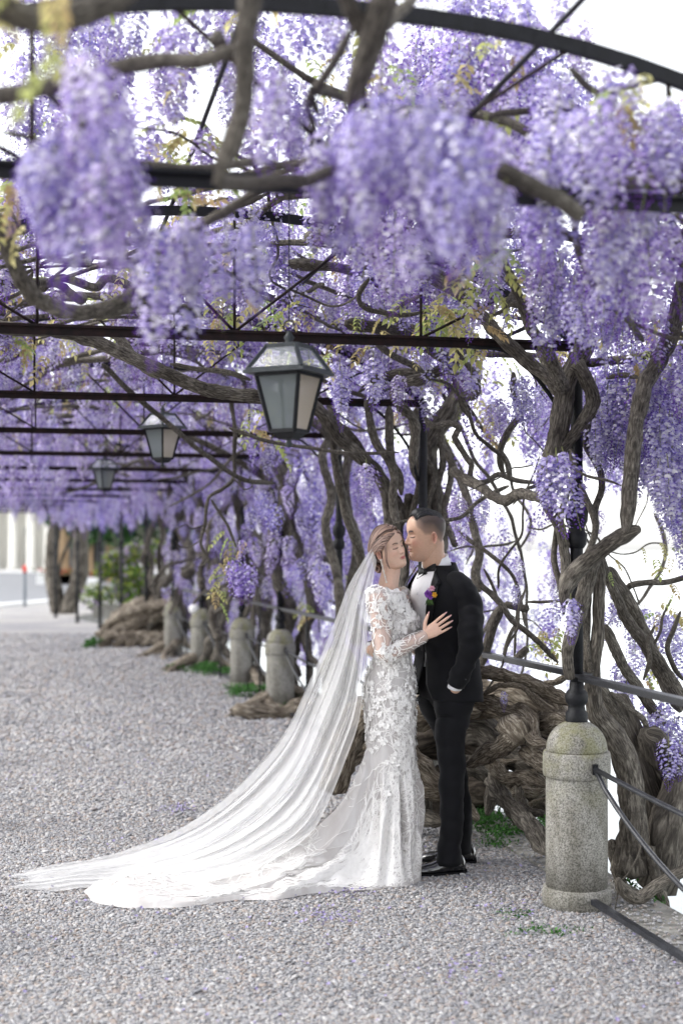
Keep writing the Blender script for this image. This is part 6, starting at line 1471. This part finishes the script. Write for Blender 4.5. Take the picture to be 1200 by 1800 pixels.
br(('R', 3), 3.6, 4.0, [(1000,120),(1050,160),(1110,150),(1200,130)], 7, 5); br(('R', 3), 4.4, 5.3, [(1130,240),(1160,320),(1180,400),(1200,470)], 9, 10)
br(('R', 3), 4.6, 5.4, [(1030,350),(1010,420),(1040,500),(1100,560),(1130,600)], 6, 6)
br(L5, 6.0, 6.2, [(890,540),(905,505),(895,470)], 5, 4)
# far fork tree
F14 = ('R', 14)
br(F14, 35.5, 35.5, [(104,1082),(96,1040),(91,990),(96,935),(104,905),(112,880)], 14, 9, 'trunk', 14); br(F14, 35.5, 35.3, [(112,1083),(128,1050),(142,1005),(142,950),(150,915),(160,885)], 15, 12, 'trunk', 14)
br(F14, 35.5, 35.2, [(98,925),(118,915),(140,895),(165,880),(200,875)], 7, 6); br(F14, 35.5, 35.5, [(104,1010),(110,980),(125,945),(130,925)], 3, 3, n=6); br(F14, 35.3, 35.0, [(110,905),(80,885),(50,872),(20,868)], 6, 5)
# the far root pile and the trunks above it
F11 = ('R', 11); F10 = ('R', 10); F9 = ('R', 9)
rs = np.random.RandomState(77)
for i in range(15):
    x0 = 175 + rs.rand() * 60; y0 = 1128 - rs.rand() * 25; k = rs.rand()
    root(F11, 23.5 + rs.rand(), 23 + rs.rand(), [(x0, y0 - 8), (x0 + 35, y0 - 32 * k - 15), (x0 + 75, y0 - 42 * k - 22), (x0 + 125, y0 - 30 * k - 40), (x0 + 160, y0 - 60)], 7 + 6 * rs.rand(), 7 + 5 * rs.rand(), n=10, bark=.2)
for i in range(5):
    x0 = 180 + i * 24; root(F11, 23.2, 23.2, [(x0, 1138 - i), (x0 + 16, 1118), (x0 + 40, 1122), (x0 + 60, 1140)], 9, 8, n=10, bark=.2)
br(L5, 8.6, 9.8, [(180,640),(230,690),(290,740),(350,790),(420,840),(480,850)], 5, 4)
# flowering twisted trunks round the remaining posts
def twist_trunk(key, i, ns, r0, zt=2.6, spread=.35, seed=0):
    rs = np.random.RandomState(seed + i * 7); x, y = RL[i]; d = rl_dir(i); out = Vector((d.y, -d.x, 0)); c = Vector((x, y, 0)) + out * .10
    for k in range(ns):
        a0 = rs.rand() * 6.28; tw = rs.choice([-1, 1]) * rs.uniform(.9, 2.0); pts = []; rr = []
        for z in np.linspace(-.05, zt, 12):
            q = z / zt; rad = .05 + .14 * rs.rand() + spread * max(0, .22 - q) * 2.2 + spread * max(0, q - .72) * 1.8
            a = a0 + tw * q * 3; p = c + Vector((math.cos(a) * rad, math.sin(a) * rad, z)) + out * .10 * (1 - q); pts.append(p); rr.append(r0 * (1.25 - .5 * q) * rs.uniform(.6, 1.2))
        branch(key, pts, rr, 'trunk', 10, .12, .35, wob=.09)
        e = pts[-1]; dv = (Vector((-out.x, -out.y, 0)) * rs.uniform(.2, 1) + d * rs.uniform(-1, 1)).normalized(); pts = [e]
        for q in range(5): dv = (dv + Vector((rs.normal() * .35, rs.normal() * .35, rs.normal() * .10))).normalized(); pts.append(pts[-1] + dv * .42 + Vector((0, 0, .09 if q < 3 else 0)))
        branch(key, pts, list(np.linspace(r0 * .7, r0 * .3, 6)), 'branch', 8, .08, .2, wob=.03)
    for k in range(3):
        a0 = rs.rand() * 6.28; p0 = c + Vector((0, 0, .25)); pts = [p0, c + Vector((math.cos(a0) * .25, math.sin(a0) * .3, .16)), c + Vector((math.cos(a0) * .5, math.sin(a0) * .6, .04)), c + Vector((math.cos(a0 + .2) * .7, math.sin(a0 + .2) * .9, -.04))]
        if a0 > 2.2 and a0 < 4.5 and i < 7: continue
        branch(key, pts, [r0 * 1.4, r0 * 1.3, r0, r0 * .6], 'root', 10, .16, .4, mt='bark_pale')
for i, ns in ((3, 3), (7, 4), (8, 7), (9, 8), (10, 7), (11, 4)):
    twist_trunk(('R', min(i, 11)), i, ns, .034 if i < 9 else .044, seed=3)
# roof tangle: limbs wandering over the tie bars
def frame_at(s):
    i = int(np.clip(s, 0, len(RL) - 1.001)); w = s - i; a, b = RL[i], RL[i+1]; p = Vector((a[0] + (b[0]-a[0])*w, a[1] + (b[1]-a[1])*w, 0)); d = (rl_dir(i) * (1 - w) + rl_dir(i+1) * w).normalized(); return p, d, Vector((-d.y, d.x, 0))
def roof_z(t): return ZC + .50 * (1 - min(1, abs(2 * t - 1)) ** 2.3)
rs = np.random.RandomState(31)
for i in range(290):
    s = 3.6 + 11 * rs.rand() ** 1.15; t = rs.uniform(-.05, 1.05); ds = rs.uniform(-.18, .18); dt = rs.uniform(-.13, .13); pts = []; r0 = rs.choice([.008, .012, .018, .028], p=[.28, .3, .26, .16]); h = rs.uniform(-.10, .20)
    for k in range(rs.randint(6, 12)):
        p, d, nr_ = frame_at(s); pts.append(p + nr_ * 2 * HS * t + Vector((0, 0, roof_z(t) + h)))
        ds += rs.uniform(-.07, .07); dt += rs.uniform(-.06, .06); s += ds; t += dt; h += rs.uniform(-.07, .06); h = max(-.12, min(h, .4))
        if t < -.15 or t > 1.15 or s < 3.1 or s > 14.8: break
    if len(pts) > 3: branch(nearest_vine(pts[len(pts)//2]), pts, list(np.linspace(r0, r0 * .5, len(pts))), 'branch', 7, .08, .2, wob=.03)
# drooping stems on the lake side
for i in range(46):
    s = 5.0 + 8.5 * rs.rand(); p, d, nr_ = frame_at(s); k = rs.uniform(.1, .9); z1 = rs.uniform(.1, 1.6); pts = []
    for q in np.linspace(0, 1, 7): pts.append(p - nr_ * (.15 + k * math.sin(q * 2.0)) + d * (q * rs.uniform(-.2, .2) + rs.normal() * .05) + Vector((0, 0, 2.75 * (1 - q) + z1 * q)))
    branch(nearest_vine(pts[3]), pts, list(np.linspace(.016, .008, 7)), 'branch', 7, .08, .2, wob=.05)

rs = np.random.RandomState(63)
for i in range(22):
    x0 = rs.uniform(800, 1190); y0 = rs.uniform(700, 1080); D_ = rs.uniform(7.4, 9.2); a0 = rs.uniform(0, 6.28); pts = [(x0, y0)]; L_ = rs.uniform(90, 230)
    for q in range(7): a0 += rs.uniform(-.6, .6); pts.append((pts[-1][0] + math.cos(a0) * L_ / 6, pts[-1][1] + math.sin(a0) * L_ / 6))
    r_ = rs.choice([1.5, 2.5, 4]); br(R5 if x0 < 950 else R4, D_, D_ - .3, pts, r_, r_ * .7, 'branch' if r_ > 2 else 'twig', 7)
# ---- flower clusters
RPOS = []      # (point, scale, variant or None)
def put(p, sc=1.0, var=None): RPOS.append((Vector(p), sc, var))
rs = np.random.RandomState(90)
def clump(x0, x1, y0, y1, D0, D1, n, sc=1.0, var=None):
    "clusters hanging from the limbs inside this part of the canopy"
    for _ in range(n): put(P(rs.uniform(x0, x1), rs.uniform(y0, y1), rs.uniform(D0, D1)), sc * rs.uniform(.85, 1.15), var)
clump(130,195,70,200,2.8,3.2,6,.72); clump(85,225,170,300,2.8,3.5,22,.82); clump(40,110,250,330,2.9,3.4,8,.8); clump(160,240,290,350,3.0,3.5,6,.75)
clump(570,640,220,310,3.0,3.5,8,.8); clump(610,700,150,310,3.0,3.6,13,.85); clump(700,810,130,330,2.9,3.7,17,.82); clump(790,900,210,360,3.0,3.7,13,.8)
clump(260,330,380,420,3.2,3.8,6,.9); clump(330,450,370,420,3.4,4.0,6,.8); clump(470,520,90,180,3.2,3.6,4,.8)
clump(960,1210,100,260,3.4,4.4,20); clump(930,1010,260,360,3.7,4.2,7,.95); clump(1040,1210,200,400,3.8,4.8,18,1.05); clump(1060,1200,380,450,4.2,5,9)
clump(700,830,70,170,5.0,6.2,26,1,); clump(800,960,90,230,4.6,6.0,34); clump(620,720,380,440,4.6,5.4,7,.9); clump(940,1000,400,480,5.0,5.6,5,1,1)
clump(950,980,505,520,5.2,5.4,2,1,1); clump(985,1050,470,520,5.0,5.6,7,1); clump(1055,1100,480,540,5.2,5.8,4,1)
clump(1060,1210,600,690,5.9,6.6,24); clump(1040,1110,690,760,6.1,6.6,8,.8); clump(1130,1210,700,850,5.8,6.6,22,.95); clump(1170,1215,850,950,6.2,6.8,5,.7)
clump(960,990,800,810,5.85,6.0,3,.95,1); clump(1085,1160,760,800,6.2,6.5,4,.7); put(P(978,806,5.85), 1.05, 5); put(P(990,800,5.88), 1.1, 0)
put(P(597,640,7.2), .95, 0); put(P(590,650,7.25), .8, 1); put(P(656,632,7.0), 1.05, 1); put(P(660,638,7.05), .95, 0); put(P(600,660,7.1), .8, 2)
put(P(735,836,6.75), .62, 4); put(P(722,828,6.8), .75, 0); put(P(708,820,6.9), .7, 4); put(P(700,840,7.1), .8, 0)
clump(620,650,812,820,8,8.4,2,.9); clump(800,818,872,882,7.6,7.8,3,.75); clump(838,850,872,880,7.9,8.1,2,.8,1)
put(P(1002,1055,5.9), .74, 4); put(P(1006,1060,5.92), .6, 2); put(P(978,1040,6.2), .55, 4); put(P(905,1030,7.4), .5, 4); put(P(912,985,7.6), .45, 4); put(P(884,965,8), .45, 4)
clump(965,990,965,1040,7.6,8.0,3,.5); clump(940,975,1060,1120,8.4,8.8,4,.7); clump(1080,1140,1130,1260,7.0,7.6,12,.8); clump(1150,1210,1230,1330,6.5,6.9,11,.75); clump(1110,1200,1060,1150,7.2,7.8,12,.75); clump(1060,1120,1000,1080,7.2,7.6,6,.6)
clump(1120,1150,1290,1330,6.9,7.2,4,.7); clump(1080,1100,1480,1500,6.9,7.1,2,.5)
clump(400,455,985,1008,9.25,9.45,13,.72,0); clump(418,430,945,955,9.4,9.5,2,.4); put(P(423,975,9.4), .5, 1)
clump(445,480,748,790,9.3,9.9,5,.9); clump(430,500,860,900,10,11,7,.8)
clump(690,720,655,680,7.3,7.7,2,.7); clump(860,900,690,720,7.6,8.4,5,.8); clump(905,945,650,700,7,7.6,5,.8); clump(720,790,650,700,10,12,4)
# lying on the roots
put(P(885,1216,6.98) , .35, 3)
# general canopy
def scatter(s0, s1, t0, t1, n, zlo, zhi, thr=-.12, sc=1.0, fall=0.0):
    k = 0; tries = 0
    while k < n and tries < n * 8:
        tries += 1; s = rs.uniform(s0, s1); t = rs.uniform(t0, t1); p, d, nr_ = frame_at(s); q = p + nr_ * 2 * HS * t
        if fbm(q.x * 1.5 + 3.1, q.y * 1.5, 2.2 + t * .7, 2) < thr: continue
        z = (roof_z(t) if t > 0 else ZC + .15) + rs.uniform(zlo, zhi) + (fall * t * rs.uniform(.3, 1) if t < 0 else 0)
        q.z = z; put(q, sc * rs.uniform(.75, 1.15)); k += 1
scatter(.6, 2.3, -.1, 1.1, 330, .0, .5, -.1)
scatter(2.5, 3.2, -.1, 1.1, 34, .15, .75, .0)
scatter(3.2, 4.1, -.15, 1.1, 330, -.02, .62, .0)
scatter(3.5, 4.6, .0, 1.0, 260, .40, .95, .02)
scatter(4.1, 5.1, -.15, 1.15, 480, .02, .55, -.04)
scatter(4.6, 6.0, .0, 1.0, 180, .35, .8, .0)
scatter(5.1, 6.1, -.15, 1.15, 460, -.02, .50, -.08)
scatter(6.1, 7.1, -.15, 1.15, 380, -.05, .5, -.10)
scatter(7.1, 8.1, -.15, 1.2, 360, -.10, .5, -.12)
scatter(8.1, 9.6, -.15, 1.2, 460, -.15, .5, -.15, 1.1)
scatter(9.6, 12, -.15, 1.2, 640, -.28, .5, -.2, 1.25)
scatter(12, 14.9, -.2, 1.3, 600, -.32, .5, -.2, 1.4)
scatter(7.5, 12, .55, 1.2, 240, -.55, .0, -.1, 1.1)
# cascades outside the lake-side posts: right of the near post open, dense farther on
scatter(3.2, 4.5, -.45, -.05, 260, -.30, .35, -.15, 1.0, 1.4)
scatter(4.7, 5.6, -.55, -.05, 130, -.10, .35, .0, 1.0, .9)
scatter(5.9, 7.0, -.60, -.08, 250, -.55, .2, -.3, 1.0, 4.2)
scatter(6.3, 9.4, -.50, -.10, 620, -2.1, .2, -.10, 1.05, .6)
scatter(5.9, 9.8, -.12, .08, 230, -1.35, .1, -.1, .95)
scatter(4.7, 6.0, -.35, -.05, 60, -1.1, .0, -.1, .7)
scatter(9.0, 10.6, -.5, -.02, 200, -2.1, .2, -.4, 1.25, .8)
# keep the view to the couple, lanterns and nearest post open
def blocked(p, sc):
    if p.y < .5: return False
    x = 600 + p.x / p.y * F; y0 = HY - (p.z - CAM_H) / p.y * F; y1 = y0 + .28 * sc / p.y * F; r = .05 * sc / p.y * F
    def hit(a, b, c, d): return x + r > a and x - r < b and y1 > c and y0 < d
    if p.y < 7.3 and hit(620, 850, 885, 1500): return True
    if p.y < 5.2 and hit(430, 580, 590, 770): return True
    if p.y < 9.8 and hit(250, 322, 715, 810): return True
    if p.y < 15 and hit(160, 208, 800, 850): return True
    for (a, b, c, d, keepn) in ((-40, 75, 40, 300, .25), (480, 640, 0, 140, .3), (640, 700, 50, 120, .4), (1110, 1240, 20, 200, .45), (250, 330, 250, 330, .5)):
        if p.y < 8 and p.z > 2.9 and hit(a, b, c, d) and (math.sin(p.x * 91.7 + p.y * 47.3) * .5 + .5) > keepn: return True
    return False
explicit = 0
per = {k: [] for k in VPOS}
for n_, (p, sc, var) in enumerate(RPOS):
    if p.z - .3 * sc < .02 and p.y > 1: 
        if p.z < .25: continue
    if blocked(p, sc): continue
    per[nearest_vine(p)].append((p, sc, var))
COLS_ = COL.objects
def show_size(e): return e[1] / e[0].y if e[0].y > 1.5 else 0
nrac = 0
for key, lst in per.items():
    lst.sort(key=show_size, reverse=True); par = VINES[key]; o0 = VPOS[key]
    for (p, sc, var) in lst[:300]:
        o = bpy.data.objects.new('flower_cluster', RAC[var if var is not None else rs.randint(6)]); COLS_.link(o); o.parent = par; o.location = p - o0; o.scale = (sc, sc, sc * rs.uniform(.9, 1.15)); o.rotation_euler = (rs.normal() * .16, rs.normal() * .16, rs.rand() * 6.28); nrac += 1
    rest = lst[300:]
    if rest:
        V_ = []; Fc = []; Cc = []; n0 = 0
        for (p, sc, var) in rest:
            v, f, c = (FULLV[rs.randint(6)] if p.y < 8.5 else LOWV[rs.randint(3)]); a = rs.rand() * 6.28; ca, sa = math.cos(a), math.sin(a); Rz = np.array(((ca, -sa, 0), (sa, ca, 0), (0, 0, 1)))
            V_.append(v @ Rz.T * sc * 1.05 + np.array(p)); Fc.extend([tuple(i + n0 for i in q) for q in f]); Cc.append(c * rs.uniform(.88, 1.12)); n0 += len(v)
        mo = mesh_obj('flower_clusters', np.concatenate(V_), Fc, M['petal'], par, smooth=False, cols=np.concatenate(Cc)); mo['kind'] = 'stuff'
print('clusters', nrac, {k: len(v) for k, v in per.items()})
# ---- young leaves
def leaves_at(p, n, sc=1.0, vr=None, sp=.05):
    key = nearest_vine(p); o0 = VPOS[key]
    for k in range(n):
        q = p + Vector(rs.normal(size=3) * sp); o = bpy.data.objects.new('leaf', LEAF[vr if vr is not None else rs.randint(4)]); COLS_.link(o); o.parent = VINES[key]; o.location = q - o0
        s_ = sc * rs.uniform(.7, 1.15); o.scale = (s_, s_, s_); o.rotation_euler = (rs.normal() * .3, rs.normal() * .3 + .1, rs.rand() * 6.28)
for (x, y, D, n, sc) in ((770,540,6.3,7,1.1),(790,575,6.4,6,1.1),(740,560,6.4,5,1),(850,540,6,4,.9),(840,465,5.4,7,1),(870,470,5.4,6,1),(640,600,7,4,.8),(680,600,7,4,.8),(575,625,7.1,4,.8),(300,230,5,8,.9),(340,235,5,6,.9),(330,320,4.6,5,.8),(350,325,4.6,4,.8),(405,955,9.4,5,.9),(397,1000,9.4,7,.85),(395,1035,9.4,6,.8),(412,985,9.4,5,.8),
    (140,45,2.4,3,.8),(30,20,2.5,4,.8),(30,320,4,7,1),(50,600,8,8,1),(110,590,9,6,1),(1100,175,3.6,4,.8),(950,1130,7.7,6,.9),(975,1115,7.6,5,.9),(1140,1170,7,4,.8),(1165,1065,6.9,4,.8),(1150,1020,6.6,3,.6),(860,730,9,8,1.3),(600,260,4.8,4,.8),(390,560,6.6,8,1),(430,520,6.5,6,1),(500,550,6.2,6,1),(1120,640,6,3,.7),(675,140,4.8,6,1),(880,110,4.6,4,.9),(1070,1000,6.3,2,.5),(460,750,8.6,7,1),(480,700,8,6,.9),(1140,950,6.5,3,.6),(1180,980,6.6,3,.6),(610,1010,12,4,1),(545,1060,13.5,4,1.2)):
    leaves_at(P(x, y, D), n, sc)
for i in range(620):
    s = rs.uniform(3.3, 11); t = rs.uniform(-.2, 1.1); p, d, nr_ = frame_at(s); leaves_at(p + nr_ * 2 * HS * t + Vector((0, 0, roof_z(t) + rs.uniform(0, .55))), 2, 1.05)
# ---- low weeds at the quay edge and foot of the bollards
def weeds(name, lab, c, rad, n, size, seed, cols=((.04,.14,.02),(.07,.20,.04),(.03,.09,.02))):
    o = leaf_cloud(name, c, rad, n, size, list(cols), None, seed); return tag(o, kind='stuff', label=lab)
w = P(905, 1470, 7.8); weeds('weeds', 'bright green weeds under the roots beside the shoes', (w.x, 7.75, .07), (.28, .35, .09), 1500, .012, 1)
w = P(850, 1445, 8.2); weeds('weeds', 'green weeds behind the trouser legs', (w.x, 8.2, .07), (.3, .3, .09), 1100, .013, 2)
w = P(1130, 1585, 6.4); weeds('weeds', 'dark green weeds at the quay edge, lower right corner', (w.x, 6.45, -.02), (.16, .3, .08), 900, .013, 3)
w = P(990, 1640, 5.9); weeds('weeds', 'sparse grass sprigs in the gravel before the nearest bollard', (w.x - .1, 5.85, .008), (.22, .10, .012), 190, .008, 4)
w = P(915, 1608, 6.1); weeds('weeds', 'tiny green sprigs in the gravel left of the nearest bollard', (w.x, 6.12, .008), (.10, .10, .012), 110, .008, 5)
for (px, D, r, sd_, lab) in ((440,15.2,.30,6,'green weeds at the foot of the pale bollard left of the veil'), (380,18.0,.4,7,'green weeds at the foot of the leaning far bollard'), (165,23.0,.16,8,'small green tuft at the left tip of the root pile'), (340,18.6,.35,9,'weeds by the white-knobbed bollard'), (525,13.8,.2,10,'weeds behind the veil by the low root')):
    w = P(px, 1000, D); weeds('weeds', lab, (w.x, D, .07), (r, .3, .10), 900, .018, sd_)
